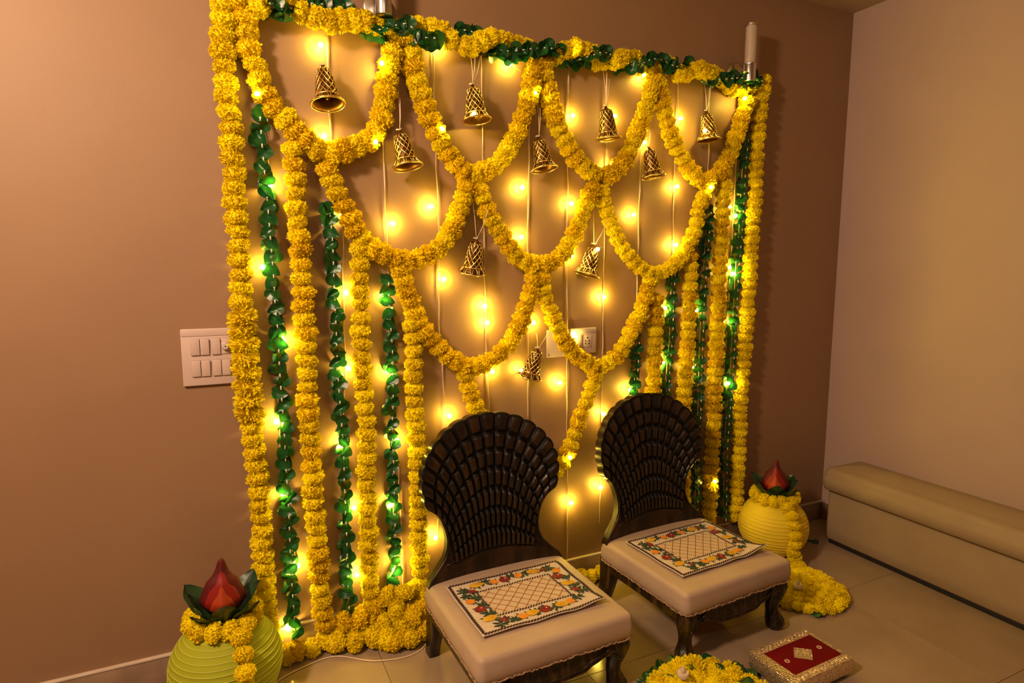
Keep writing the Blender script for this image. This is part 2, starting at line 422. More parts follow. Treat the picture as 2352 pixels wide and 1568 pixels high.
garland('golden marigold strand that drops behind the top of the rear chair back',
        [(1508, 690), (1506, 750), (1504, 820), (1500, 890), (1499, 960), (1497, 1060), (1496, 1180)], group=GV, r=.031, kind='m', step=.043)
# ---- leaf strands
leaf_garland('green leaf strand at the left, between the two leftmost marigold strands',
             [(596, 262), (600, 320), (606, 390), (612, 450), (618, 520), (622, 570), (628, 640), (631, 700), (638, 770), (640, 830), (645, 900), (651, 980), (655, 1060), (661, 1150), (665, 1250), (668, 1320), (674, 1400), (679, 1475)], group=GL)
leaf_garland('green leaf strand second from the left, starting under a second-row swag',
             [(755, 482), (762, 560), (765, 650), (770, 760), (774, 860), (781, 950), (787, 1040), (789, 1120), (794, 1230), (797, 1320), (801, 1425)], group=GL, size=.045)
leaf_garland('short green leaf strand third from the left, between two marigold strands',
             [(889, 640), (892, 720), (898, 800), (900, 900), (898, 980), (901, 1060), (903, 1150), (905, 1230), (907, 1355)], group=GL, size=.043)
leaf_garland('long green leaf strand nearest the right edge of the backdrop',
             [(1712, 315), (1706, 370), (1702, 440), (1697, 530), (1690, 610), (1685, 700), (1680, 790), (1675, 880), (1668, 960), (1663, 1040), (1662, 1120), (1660, 1200)], group=GL, size=.044)
leaf_garland('green leaf strand passing the right rim of the rear chair back',
             [(1627, 482), (1622, 530), (1617, 600), (1611, 680), (1608, 760), (1605, 840), (1603, 930), (1598, 1050), (1597, 1130), (1594, 1178)], group=GL, size=.044)
leaf_garland('green leaf strand ending behind the top right of the rear chair back',
             [(1544, 622), (1540, 690), (1538, 770), (1531, 850), (1530, 930), (1528, 1040)], group=GL, size=.043)
leaf_garland('shortest green leaf strand, ending behind the top left of the rear chair back',
             [(1462, 778), (1458, 860), (1455, 905), (1452, 980)], group=GL, size=.042)
# ---- swags
garland('first-row marigold swag at the top left, around the largest bell',
        [(512, -12), (556, 18), (565, 75), (577, 130), (598, 190), (618, 238), (652, 268), (690, 312), (740, 350), (800, 342), (850, 318), (876, 268), (886, 200), (898, 140), (912, 92)], group=GS, kind='m', r=.034)
garland('first-row marigold swag second from the left',
        [(938, 95), (952, 160), (975, 240), (1002, 310), (1045, 372), (1085, 400), (1138, 378), (1180, 322), (1204, 260), (1220, 190), (1232, 145)], group=GS, kind='m', r=.034, step=.042)
garland('first-row marigold swag third from the left',
        [(1246, 150), (1264, 230), (1286, 300), (1322, 362), (1372, 405), (1412, 392), (1446, 350), (1466, 300), (1490, 230), (1502, 180)], group=GS, kind='m', r=.034, step=.041)
garland('first-row marigold swag at the top right, around the smallest bell',
        [(1512, 190), (1525, 250), (1545, 320), (1572, 372), (1610, 416), (1650, 398), (1682, 340), (1698, 290), (1716, 235)], group=GS, kind='m', r=.033, step=.041)
garland('second-row marigold swag at the left',
        [(752, 388), (768, 430), (798, 490), (830, 545), (880, 582), (942, 598), (1000, 575), (1042, 520), (1060, 465), (1072, 430)], group=GS, kind='m', r=.033, step=.042)
garland('second-row marigold swag in the middle',
        [(1098, 432), (1124, 490), (1154, 545), (1190, 590), (1242, 610), (1290, 585), (1328, 520), (1350, 455), (1364, 432)], group=GS, kind='m', r=.032, step=.041)
garland('second-row marigold swag at the right',
        [(1380, 440), (1399, 500), (1425, 560), (1460, 605), (1505, 628), (1555, 602), (1588, 550), (1606, 480), (1624, 430)], group=GS, kind='y', r=.031, step=.041)
garland('third-row marigold swag at the left, just above the front chair',
        [(918, 618), (935, 670), (962, 738), (1000, 792), (1060, 836), (1110, 838), (1160, 800), (1192, 750), (1212, 690), (1228, 640)], group=GS, kind='g', r=.032, step=.041)
garland('third-row marigold swag at the right, crossing the power socket',
        [(1242, 642), (1258, 700), (1284, 762), (1320, 812), (1370, 842), (1420, 812), (1458, 745), (1480, 690), (1494, 645)], group=GS, kind='m', r=.032, step=.041)
garland('lowest marigold swag, dropping behind the front chair back',
        [(1070, 862), (1080, 900), (1098, 945), (1125, 1010), (1170, 1080), (1220, 1110), (1272, 1085), (1304, 1040), (1326, 975), (1350, 912), (1366, 862)], group=GS, kind='m', r=.031, step=.042)
# ---- top border: yellow and green strands wound round each other
TOPY = [(590, 8), (640, -4), (690, 22), (730, 42), (790, 50), (850, 50), (900, 72), (950, 62), (1000, 66), (1040, 92), (1085, 106), (1115, 88), (1170, 96), (1215, 112), (1260, 132), (1300, 112), (1335, 112), (1375, 142), (1420, 138), (1450, 136), (1490, 158), (1530, 146), (1560, 172), (1610, 162), (1650, 180), (1690, 206), (1735, 196)]
TOPG = [(612, 10), (660, 26), (700, 14), (745, 16), (790, 24), (830, 62), (870, 74), (930, 58), (960, 88), (1000, 92), (1040, 84), (1072, 72), (1120, 112), (1170, 122), (1215, 116), (1265, 116), (1300, 142), (1345, 134), (1385, 124), (1425, 150), (1460, 152), (1500, 138), (1545, 156), (1585, 156), (1620, 184), (1660, 184), (1700, 182), (1748, 190)]
GFRONT = [(600, 690), (865, 1010), (1120, 1300), (1340, 1410), (1440, 1560), (1625, 1760)]
def dodge(pix, offs):   # bring a strand forward where it passes over the other
    return [W(x, y, o) for (x, y), o in zip(pix, offs)]
garland('top border marigold garland, wound with green leaves along the top of the backdrop', None, kind='y', r=.033, step=.040,
        pts=dodge(TOPY, [.034 if any(a < x < b for a, b in GFRONT) else .060 for x, y in TOPY]), jit=.006)
leaf_garland('top border green leaf garland, wound round the marigolds below the wall lamps', None, size=.055, step=.030,
             pts=dodge(TOPG, [.066 if any(a < x < b for a, b in GFRONT) else .026 for x, y in TOPG]))
# ---- floor garland along the skirting
fp = [(.09, -.075, .034), (.18, -.062, .034), (.28, -.05, .036), (.36, -.05, .05), (.43, -.055, .06), (.48, -.10, .036), (.54, -.12, .034), (.60, -.07, .034), (.70, -.06, .034), (.90, -.055, .034), (1.2, -.055, .034), (1.5, -.055, .034), (1.8, -.055, .034), (2.05, -.055, .034), (2.17, -.05, .036)]
garland('yellow marigold garland lying on the floor along the skirting', None, pts=[V(p) for p in fp], kind='m', r=.034, step=.046, jit=.01)
t = thing('marigold_heap', 'loose heap of yellow marigolds on the floor left of the front chair', 'flowers', (.50, -.07, 0))
random.seed(21)
hp = []
for p in [(.30, -.085, .04), (.335, -.045, .085), (.37, -.10, .04), (.40, -.06, .10), (.43, -.11, .04), (.455, -.05, .13), (.47, -.10, .075), (.50, -.06, .155), (.50, -.16, .036), (.515, -.10, .12),
          (.545, -.17, .036), (.55, -.08, .165), (.56, -.13, .10), (.585, -.05, .15), (.60, -.14, .04), (.60, -.10, .10), (.62, -.05, .13), (.44, -.05, .075), (.38, -.045, .06), (.52, -.05, .09), (.57, -.05, .10), (.47, -.145, .04), (.53, -.125, .07)]:
    hp.append(V(p))
put_flowers(t, V((.50, -.07, 0)), hp, .036, 'm', .004)

# ================================================================== FAIRY LIGHTS
mbb = MB(); blob(mbb, .0070, seg=12, rg=8, s=(1, 1, 1.15)); BULBM = mbb.mesh('bulb', M['bulb'])
STR = [
 ([(589, 180), (592, 215), (600, 260), (620, 420), (612, 613), (640, 784), (640, 969), (655, 1133), (680, 1300), (668, 1445)],
  [(591, 215), (621, 424), (604, 613), (652, 784), (635, 969), (650, 1133), (684, 1300), (662, 1443)], 'fairy light string hanging beside the leftmost leaf strand'),
 ([(750, 80), (754, 200), (760, 330), (772, 430), (786, 500), (788, 672), (793, 846), (788, 1020), (800, 1166), (812, 1330)],
  [(737, 103), (745, 312), (784, 494), (795, 672), (801, 846), (785, 1022), (813, 1166), (820, 1320)], 'fairy light string hanging behind the largest bell and down the second leaf strand'),
 ([(872, 75), (877, 145), (880, 300), (884, 450), (891, 620), (893, 760), (905, 900), (915, 1100), (922, 1250), (926, 1372)],
  [(877, 145), (863, 326), (903, 513), (882, 685), (891, 853), (911, 1011), (897, 1160), (912, 1282), (908, 1311)], 'fairy light string hanging beside the short third leaf strand'),
 ([(993, 112), (997, 200), (1002, 400), (1008, 520), (1007, 700), (1016, 850), (1020, 960), (1008, 1100), (1004, 1240)],
  [(1007, 104), (1016, 296), (990, 474), (1020, 641), (1033, 955), (1001, 1235)], 'fairy light string hanging through the second-row left swag'),
 ([(1105, 129), (1108, 300), (1110, 500), (1113, 640), (1116, 790), (1121, 900), (1124, 960)],
  [(1088, 262), (1119, 741), (1114, 703), (1131, 853)], 'fairy light string with two close bulbs, above the front chair back'),
 ([(1232, 200), (1216, 290), (1214, 400), (1211, 540), (1213, 700), (1213, 850), (1211, 960)],
  [(1172, 146), (1229, 214), (1200, 430), (1198, 544), (1226, 741), (1198, 851)], 'fairy light string hanging down the middle of the backdrop'),
 ([(1305, 155), (1304, 300), (1303, 450), (1301, 620), (1303, 780), (1301, 900), (1303, 1100), (1302, 1285)],
  [(1317, 120), (1316, 265), (1313, 467), (1313, 587), (1317, 772), (1286, 879), (1309, 1050), (1313, 1155)], 'fairy light string hanging past the left side of the power socket'),
 ([(1392, 168), (1391, 300), (1393, 400), (1388, 530), (1385, 700), (1382, 860), (1381, 1000), (1376, 1200)],
  [(1412, 266), (1404, 378), (1373, 572), (1388, 682), (1387, 950), (1380, 1119)], 'fairy light string hanging between the two chair backs'),
 ([(1482, 170), (1472, 330), (1467, 480), (1463, 640), (1458, 760), (1452, 900)],
  [(1478, 172), (1481, 327), (1456, 493), (1447, 895)], 'fairy light string ending beside the shortest leaf strand'),
 ([(1557, 192), (1553, 300), (1547, 450), (1544, 600), (1534, 740), (1528, 880)],
  [(1564, 272), (1556, 428), (1553, 562), (1527, 707), (1523, 832)], 'fairy light string hanging inside the top right swag, left of the smallest bell'),
 ([(1629, 190), (1627, 330), (1624, 430), (1612, 600), (1603, 740), (1593, 900)],
  [(1619, 300), (1633, 430), (1600, 712), (1590, 843)], 'fairy light string with a bulb glowing inside the smallest bell'),
 ([(1697, 215), (1688, 420), (1680, 560), (1672, 700), (1662, 860), (1655, 1000), (1651, 1120), (1650, 1195)],
  [(1711, 226), (1676, 474), (1690, 495), (1676, 614), (1684, 628), (1676, 740), (1674, 880), (1642, 1105)], 'fairy light string nearest the right edge of the backdrop'),
]
def near(p):
    return any((a.x - p.x) ** 2 + (a.z - p.z) ** 2 < .030 ** 2 for a in ALLF)
for si, (path, bulbs, label) in enumerate(STR):
    P = catmull([W(x, y, .007) for x, y in path], .03); org = P[0].copy()
    P = [p + V((.003 * noise.noise(p * 11), -.001 - .002 * abs(noise.noise(p * 9)), 0)) for p in P]
    t = thing('fairy_light_string', label, 'string lights', org, 0, 'curtain of fairy lights')
    mb = MB(); tube(mb, [p - org for p in P], .0014, 5)
    tube(mb, [p - org + V((.0022 * sin(i * .9), -.0015, 0)) for i, p in enumerate(P)], .0011, 5)
    link('wire', mb.mesh('wire', M['cable']), t)
    for (bx, by) in bulbs:
        off = .026
        if near(W(bx, by, .05)): off = .070
        off = {(1619, 300): .112, (1088, 262): .108, (1373, 572): .095}.get((bx, by), off)
        b = W(bx, by, off); k = min(P, key=lambda p: (p - b).length)
        link('bulb', BULBM, t, b - org, (ru(-.6, .6), ru(-1.2, 1.2), 0))
        mb = MB(); mid = k.lerp(b, .6) + V((0, -.002, .004)); tube(mb, [k - org, mid - org, b - org + (k - b).normalized() * .006], .0011, 5)
        link('bulb_lead', mb.mesh('bulb_lead', M['cable']), t)
# supply cable along the floor
mb = MB(); P = catmull([V(p) for p in ((-.14, -.30, .003), (.02, -.27, .003), (.10, -.16, .003), (.20, -.115, .003), (.30, -.105, .003), (.42, -.19, .003), (.56, -.205, .003), (.66, -.10, .003))], .02)
tube(mb, P, .0022, 6)
o = link('power_cable', mb.mesh('power_cable', M['cable'])); o['label'] = 'thin beige power cable lying on the floor in front of the floor garland'; o['category'] = 'cable'
# stray bit of wire on the floor
mb = MB()
for k in range(5):
    c = FL(662, 1526); tube(mb, [c + V((ru(-.012, .012), ru(-.012, .012), .003)), c + V((ru(-.01, .01), ru(-.01, .01), ru(.004, .012))), c + V((ru(-.014, .014), ru(-.014, .014), .003))], .0018, 5)
o = link('paper_scrap', mb.mesh('paper_scrap', M['wax'])); o['label'] = 'small white crumpled scrap on the floor right of the lime lantern'; o['category'] = 'scrap'

# ================================================================== BELLS
def bell_r(t):   # t 0 top .. 1 mouth; radius for unit height .115
    return .019 + .019 * t ** .65 + (.0 if t < .74 else .015 * ((t - .74) / .26) ** 1.5)
HB = .115
def make_bell():
    t = thing('bell', 'bell', 'bell')
    mb = MB(); nh = 11
    for d in (1, -1):
        for k in range(nh):
            pts = []
            for i in range(17):
                u = i / 16 * .80 + .03; a = 2 * pi * k / nh + d * u * 2.6; r = bell_r(u)
                pts.append((r * cos(a), r * sin(a), -u * HB))
            tube(mb, pts, .0021, 4)
    for k in range(22):
        a = 2 * pi * k / 22; pts = [(bell_r(u) * cos(a + (k % 2 * 2 - 1) * .5 * (u - .8)), bell_r(u) * sin(a + (k % 2 * 2 - 1) * .5 * (u - .8)), -u * HB) for u in (.8, .87, .93, 1.0)]
        tube(mb, pts, .0018, 4)
    link('lattice', mb.mesh('lattice', M['gold']), t)
    mb = MB()
    r1 = bell_r(1.0); tube(mb, [(r1 * cos(a * pi / 16), r1 * sin(a * pi / 16), -HB) for a in range(32)], .0032, 8, closed=True)
    r1 = bell_r(.8); tube(mb, [(r1 * cos(a * pi / 16), r1 * sin(a * pi / 16), -HB * .8) for a in range(32)], .0022, 6, closed=True)
    link('rim', mb.mesh('rim', M['gold']), t)
    mb = MB(); lathe(mb, [(.002, .016), (.006, .014), (.006, .006), (.010, .003), (.017, -.002), (.018, -.005), (.002, -.006)], 20)
    link('crown', mb.mesh('crown', M['golddark']), t)
    mb = MB(); tube(mb, [(0, 0, -.004), (.001, 0, -.085)], .0013, 5); blob(mb, .0095, (.001, 0, -.09), 12, 8)
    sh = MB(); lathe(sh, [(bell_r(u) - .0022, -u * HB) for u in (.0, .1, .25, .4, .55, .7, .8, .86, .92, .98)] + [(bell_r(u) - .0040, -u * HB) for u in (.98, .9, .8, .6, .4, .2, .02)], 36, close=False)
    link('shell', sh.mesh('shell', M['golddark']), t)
    link('clapper', mb.mesh('clapper', M['golddark']), t)
    return t
def copy_tree(o, parent=None):
    c = o.copy(); C.objects.link(c); c.parent = parent
    for ch in [x for x in bpy.data.objects if x.parent == o]: copy_tree(ch, c)
    return c
bell0 = make_bell(); first = True
BELLS = [((743, 160), 1.0, -8, -12, [(752, 78)], 'largest golden lattice bell, hanging inside the top left swag'),
         ((919, 308), .98, 3, -14, [(913, 190)], 'golden lattice bell hanging between the two leftmost first-row swags'),
         ((1086, 203), .98, 4, -8, [(1081, 125), (1104, 128)], 'golden lattice bell inside the second first-row swag, lit from behind by a bulb'),
         ((1238, 322), .96, 3, -12, [(1234, 230)], 'golden lattice bell hanging just below the meeting point of the middle first-row swags'),
         ((1392, 252), .97, 2, -6, [(1386, 165), (1394, 165)], 'golden lattice bell inside the third first-row swag'),
         ((1491, 345), .95, 3, -10, [(1490, 255)], 'golden lattice bell hanging between the two right-hand first-row swags'),
         ((1623, 262), .96, 2, -6, [(1618, 195), (1634, 195)], 'smallest golden lattice bell inside the top right swag, glowing from a bulb'),
         ((1094, 556), .98, 3, 14, [(1084, 445)], 'golden lattice bell hanging under the left second-row swag'),
         ((1364, 568), .98, -12, 10, [(1361, 448)], 'tilted golden lattice bell hanging under the right second-row swag'),
         ((1234, 806), .93, -4, 16, [(1232, 765)], 'lowest golden lattice bell, hanging beside the power socket')]
for (px, sc, ty, tx, cords, label) in BELLS:
    b = bell0 if first else copy_tree(bell0); first = False
    p = W(px[0], px[1], .058); b.location = p; b.scale = (sc, sc, sc)
    b.rotation_euler = (R(tx), R(-ty), ru(0, 1)); b['label'] = label; b['group'] = 'golden bells on the backdrop'
    bpy.context.view_layer.update(); inv = b.matrix_world.inverted()
    mb = MB()
    for cp in cords:
        top = W(cp[0], cp[1], .03); mid = p.lerp(top, .5) + V((.002, -.002, 0))
        tube(mb, [inv @ (p + V((0, 0, .012))), inv @ mid, inv @ top], .0013, 5)
    tube(mb, [inv @ (p + V((-.012, 0, .016))), inv @ (p + V((0, -.003, .014))), inv @ (p + V((.004, 0, .02)))], .0016, 5)
    link('cord', mb.mesh('cord', M['cord']), b)

# ================================================================== WALL LAMPS
def wall_lamp(x, zb, label):
    t = thing('wall_lamp', label, 'wall lamp', (x, 0, zb), 0, 'steel wall lamps above the backdrop')
    off = -.085
    def cyl(nm, prof, mt, n=36):
        mb = MB(); lathe(mb, prof, n, (0, off, 0)); me = mb.mesh(nm, mt); sharp(me, 40); return link(nm, me, t)
    cyl('lower_cup', [(.023, 0), (.0255, .002), (.0262, .006), (.0262, .066), (.0275, .068), (.0275, .073), (.024, .075)], M['chrome'])
    cyl('glass_tube', [(.0215, .074), (.0235, .076), (.0245, .15), (.0235, .228), (.021, .230)], M['opal'])
    cyl('top_cap', [(.022, .227), (.0265, .229), (.0265, .238), (.018, .243), (.002, .245)], M['chrome'])
    mb = MB()
    vs = []; prof = [(.002, -.001), (.050, -.001), (.052, -.004), (.050, -.010), (.044, -.014), (.002, -.016)]
    n = 36
    for r, y in prof:
        for j in range(n): a = 2 * pi * j / n; vs.append((r * cos(a), y, .052 + r * sin(a)))
    fs = [(i * n + j, i * n + (j + 1) % n, (i + 1) * n + (j + 1) % n, (i + 1) * n + j) for i in range(len(prof) - 1) for j in range(n)]
    mb.add(vs, fs); me = mb.mesh('wall_plate', M['chrome']); sharp(me, 40); link('wall_plate', me, t)
    mb = MB(); tube(mb, [(0, -.014, .045), (0, -.066, .045)], .011, 16); me = mb.mesh('arm', M['chrome']); sharp(me, 40); link('arm', me, t)
    return t
wall_lamp(2.132, 2.158, 'steel wall lamp with an opal glass tube above the right end of the backdrop')
wall_lamp(.522, 2.158, 'steel wall lamp at the top left, only its lower cup and wall plate in view')

# ================================================================== SWITCH PLATES
t = thing('switch_plate', 'white switch plate with seven rockers and a dimmer knob, left of the longest marigold strand', 'switch', (-.121, 0, .975))
def wbox(nm, x0, x1, z0, z1, y0, y1, mt, par, bev=.0012): return box(nm, (x0, x1, -y1, -y0, z0, z1), mt, par, bev=bev)
wbox('plate', 0, .200, 0, .181, 0, .011, M['plate'], t, .003)
wbox('upper_strip', .002, .198, .158, .1795, .0105, .0125, M['plate'], t, .0008)
for (x0, z0) in ((.026, .098), (.026, .030), (.085, .098), (.085, .030)):
    f = wbox('module', x0 - .0002, x0 + .0532, z0 - .0006, z0 + .0516, .0108, .0114, M['plate_edge'], t, .0003)
    for k in range(2):
        if (x0, z0) == (.085, .098) and k == 1:
            wbox('dimmer_panel', x0 + .0275, x0 + .053, z0, z0 + .051, .0116, .0135, M['plate'], t)
            mb = MB(); prof = [(.002, 0), (.0115, 0), (.0112, .013), (.0095, .016), (.002, .0165)]; n = 24; vs = []
            for r, y in prof:
                for j in range(n): a = 2 * pi * j / n; vs.append((x0 + .040 + r * cos(a), -.0135 - y, z0 + .026 + r * sin(a)))
            mb.add(vs, [(i * n + j, i * n + (j + 1) % n, (i + 1) * n + (j + 1) % n, (i + 1) * n + j) for i in range(4) for j in range(n)])
            me = mb.mesh('dimmer_knob', M['plate']); sharp(me, 40); link('dimmer_knob', me, t)
        else:
            o = wbox('rocker', 0, .0252, 0, .051, .0, .0045, M['plate'], t)
            o.location = (x0 + .0005 + k * .0270, -.0116, z0); o.rotation_euler = (R(2.5), 0, 0)
t = thing('blank_plate', 'cream blank wall plate half behind the power socket and the third-row swag', 'wall plate', (1.180, 0, .986))
wbox('plate', 0, .150, 0, .112, 0, .006, M['plate'], t, .002); wbox('screw_cover', .006, .013, .006, .013, .0058, .0075, M['plate_edge'], t, .0003)
t = thing('power_socket', 'white five-pin power socket with a switch behind the third-row right swag', 'socket', (1.283, -.006, .996))
wbox('plate', 0, .126, 0, .106, 0, .011, M['plate'], t, .003)
wbox('upper_strip', .002, .124, .084, .104, .0105, .0125, M['plate'], t, .0008)
wbox('rocker', .030, .055, .026, .077, .0108, .0150, M['plate'], t)
wbox('module', .058, .104, .025, .078, .0108, .0115, M['plate_edge'], t, .0003)
wbox('socket_face', .059, .103, .026, .077, .0110, .0130, M['plate'], t)
for (x, z, r) in ((.081, .065, .0036), (.0725, .052, .0032), (.0895, .052, .0032), (.0725, .041, .0032), (.0895, .041, .0032)):
    mb = MB(); tube(mb, [(x, -.0128, z), (x, -.0134, z)], r, 12); link('pin_hole', mb.mesh('pin_hole', M['hole'], False), t)

# ================================================================== CHAIRS
def shell_back():
    """carved shell: ribs fan from the waist and end in lobes; a plain arched board below"""
    NR, NROW = 17, 7; PR, PC = 6, 6
    nu = NR * PR; nv = NROW * PC
    Zw = .052      # start of ribs above seat
    def base(s): return (s * .158, Zw + .020 * (1 - s * s))
    def rim(s, lob):
        th = s * R(112); r = 1 + .030 * lob
        return (.262 * sin(th) * r, .345 + (.215 if abs(th) < pi / 2 else .24) * cos(th) * r)
    def pt(s, t, lob):
        b = base(s); e = rim(s, lob); c = (b[0] * 1.02, b[1] + (e[1] - b[1]) * .62 + abs(s) ** 2 * .03)
        return ((1 - t) ** 2 * b[0] + 2 * t * (1 - t) * c[0] + t * t * e[0], (1 - t) ** 2 * b[1] + 2 * t * (1 - t) * c[1] + t * t * e[1])
    rowt = [0, .13, .26, .40, .545, .69, .835, 1.0]
    T0 = []; GROOVE = []
    for k in range(NROW):
        for i in range(PC): T0.append((k, i / PC, rowt[k] + (rowt[k + 1] - rowt[k]) * i / PC))
    T0.append((NROW - 1, 1.0, 1.0))
    vs = []; TH = .034
    cols = nu + 1
    for (k, ft, t) in T0:
        for i in range(cols):
            s = 2 * i / nu - 1; fu = (i % PR) / PR
            lob = abs(sin(pi * i / PR)) ** .6 * (1 if t > .97 else (t - .86) / .11 if t > .86 else 0)
            x, z = pt(s, t, lob)
            pil = max(0, sin(pi * fu)) ** .55
            ends = min(1, ft / .10) * min(1, (1 - ft) / .10) if k < NROW - 1 else min(1, ft / .10) * (max(0, 1 - ft) ** .45)
            hgt = .0005 + .0135 * pil * (.12 + .88 * max(0, ends) ** .6) * (.80 + .35 * ft); GROOVE.append(pil < .35 or ends < .12)
            bow = -.030 * (x / .26) ** 2           # slightly hollow: rims come forward
            vs.append((x, -TH / 2 - hgt + bow, z))
    mb = MB(); rows = len(T0)
    fs = [(j * cols + i, j * cols + i + 1, (j + 1) * cols + i + 1, (j + 1) * cols + i) for j in range(rows - 1) for i in range(nu)]
    # border strip to the back
    ring = [j * cols for j in range(rows)] + [(rows - 1) * cols + i for i in range(1, cols)] + [j * cols + nu for j in range(rows - 2, -1, -1)]
    off = len(vs)
    for r_ in ring:
        x, y, z = vs[r_]; vs.append((x, TH / 2 - .030 * (x / .26) ** 2 + .002, z))
    for a in range(len(ring) - 1): fs.append((ring[a + 1], ring[a], off + a, off + a + 1))
    # back skin
    n = len(vs); vs.append((0, TH / 2 - .004, .32))
    for a in range(len(ring) - 1): fs.append((off + a + 1, off + a, n))
    fs.append((off, off + len(ring) - 1, n))
    mb.add(vs, fs)
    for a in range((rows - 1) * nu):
        if sum(GROOVE[q] for q in fs[a]) >= 2: mb.mi[a] = 1  # low faces between cells get the painted groove shade
    me = mb.mesh('shell_back', [M['wood'], M['groove_shade']]); sharp(me, 55)
    # lower board
    mb = MB(); L = []
    prof = [(.262, -.03), (.262, .002), (.250, .022), (.222, .050), (.196, .078), (.184, .108), (.180, .140), (.186, .172), (.200, .21), (.222, .25)]
    k = len(prof); NS = 24
    for (xw, z) in prof:
        for i in range(NS + 1):
            s = 2 * i / NS - 1; L.append((xw * s, z))
    vsf = []
    for (x, z) in L:
        arch = z < .055 + .030 * (1 - (x / .2) ** 2)
        y = -.014 - (.005 if arch else 0) - .030 * (x / .26) ** 2; vsf.append((x, y, z))
    vsb = [(x, .015 - .030 * (x / .26) ** 2, z) for (x, z) in L]
    c = NS + 1; nn = len(vsf)
    fs = []
    for j in range(k - 1):
        for i in range(NS):
            a, b, c2, d = j * c + i, j * c + i + 1, (j + 1) * c + i + 1, (j + 1) * c + i
            fs.append((a, b, c2, d)); fs.append((nn + d, nn + c2, nn + b, nn + a))
        fs.append((j * c, (j + 1) * c, nn + (j + 1) * c, nn + j * c)); fs.append(((j + 1) * c - 1 + c, (j + 1) * c - 1, nn + (j + 1) * c - 1, nn + (j + 1) * c - 1 + c))
    fs.append(tuple(list(range(0, c)) + list(range(nn + c - 1, nn - 1, -1))))
    mb.add(vsf + vsb, fs); me2 = mb.mesh('lower_board', M['wood']); sharp(me2, 40)
    # carved arc line and edge bead on the board
    mb = MB()
    tube(mb, [(x, -.0205 - .030 * (x / .26) ** 2, .052 + .030 * (1 - (x / .2) ** 2)) for x in [-.19 + .38 * i / 24 for i in range(25)]], .003, 6)
    for sg in (-1, 1):
        tube(mb, [(sg * (xw - .006), -.016 - .030 * (xw / .26) ** 2, z) for (xw, z) in prof[1:]], .0038, 6)
    me3 = mb.mesh('carved_bead', M['wood'])
    return me, me2, me3
SHELL = shell_back()
def leg_front(sx):
    mb = MB(); rr = []; n = 20
    prof = [  # z, dx out, dy out, rx, ry
        (.200, 0, 0, .030, .030), (.188, .001, .001, .035, .035), (.170, .003, .003, .037, .037), (.150, .004, .004, .034, .034), (.128, .001, .001, .029, .029),
        (.105, -.004, -.004, .0245, .0245), (.085, -.006, -.006, .0225, .0225), (.068, -.004, -.004, .0235, .0235), (.054, 0, 0, .0285, .029), (.040, .003, .004, .033, .035),
        (.024, .004, .005, .033, .036), (.010, .003, .004, .028, .031), (.0, .001, .002, .022, .025)]
    for (z, dx, dy, rx, ry) in prof:
        ring = []
        for j in range(n * 2):
            a = 2 * pi * j / (n * 2); g = 1 - .07 * (j % 4 == 0)
            sq = (abs(cos(a)) ** 4 + abs(sin(a)) ** 4) ** -.25 if z > .16 else 1.0
            sq = 1 + (sq - 1) * .7
            ring.append((sx * dx + rx * g * sq * cos(a), -dy + ry * g * sq * sin(a), z))
        rr.append(ring)
    rr.reverse(); rings(mb, rr); me = mb.mesh('leg', M['woodleg']); return me
def leg_rear():
    mb = MB(); rr = []
    for (z, dy, hx, hy) in ((0, .030, .020, .026), (.03, .024, .020, .027), (.07, .010, .021, .029), (.11, .0, .023, .032), (.15, -.004, .024, .034), (.20, -.004, .024, .034)):
        rr.append([(x, y + dy, z) for x, y in rrect(2 * hx, 2 * hy, .007, 3)])
    rings(mb, rr); me = mb.mesh('leg', M['woodleg']); sharp(me, 50); return me
LEGF = {s: leg_front(s) for s in (-1, 1)}; LEGR = leg_rear()
def apron_front(w):
    mb = MB(); NS = 40; hw = w / 2
    def zb(u):
        u = abs(2 * u - 1)            # 0 centre .. 1 leg
        pts = [(0, .118), (.35, .122), (.55, .140), (.72, .153), (.86, .148), (1, .118)]
        for a, b in zip(pts, pts[1:]):
            if u <= b[0]:
                t = (u - a[0]) / (b[0] - a[0]); t = t * t * (3 - 2 * t); return a[1] + (b[1] - a[1]) * t
        return pts[-1][1]
    vs = []; rowsz = 7
    for side in (0, 1):
        for r in range(rowsz):
            for i in range(NS + 1):
                u = i / NS; z0 = zb(u); t = r / (rowsz - 1); z = z0 + (.200 - z0) * t
                y = (-.016 - .010 * sin(pi * min(1, t * 1.4)) * (1 - .3 * abs(2 * u - 1))) if side == 0 else .008
                vs.append((-hw + w * u, y, z))
    c = NS + 1; nn = rowsz * c; fs = []
    for r in range(rowsz - 1):
        for i in range(NS):
            a, b, c2, d = r * c + i, r * c + i + 1, (r + 1) * c + i + 1, (r + 1) * c + i
            fs.append((a, b, c2, d)); fs.append((nn + d, nn + c2, nn + b, nn + a))
    for i in range(NS): fs.append((i + 1, i, nn + i, nn + i + 1))
    mb.add(vs, fs)
    tube(mb, [(-hw + w * i / NS, -.019, zb(i / NS) + .006) for i in range(NS + 1)], .0048, 8)
    tube(mb, [(-hw + w * i / NS, -.024, zb(i / NS) + .022) for i in range(NS + 1)], .0030, 8)
    # scrolls at both corners
    for sg in (-1, 1):
        sp = []
        for i in range(26):
            a = i / 25 * 3.6 * pi; r = .003 + .013 * i / 25; sp.append((sg * (hw - .055 + r * cos(a)), -.027, .172 + r * sin(a) * .75))
        tube(mb, sp, .0026, 6)
    me = mb.mesh('front_apron', M['woodleg']); sharp(me, 60); return me
APF = apron_front(.455)
CW, CDp = .53, .475
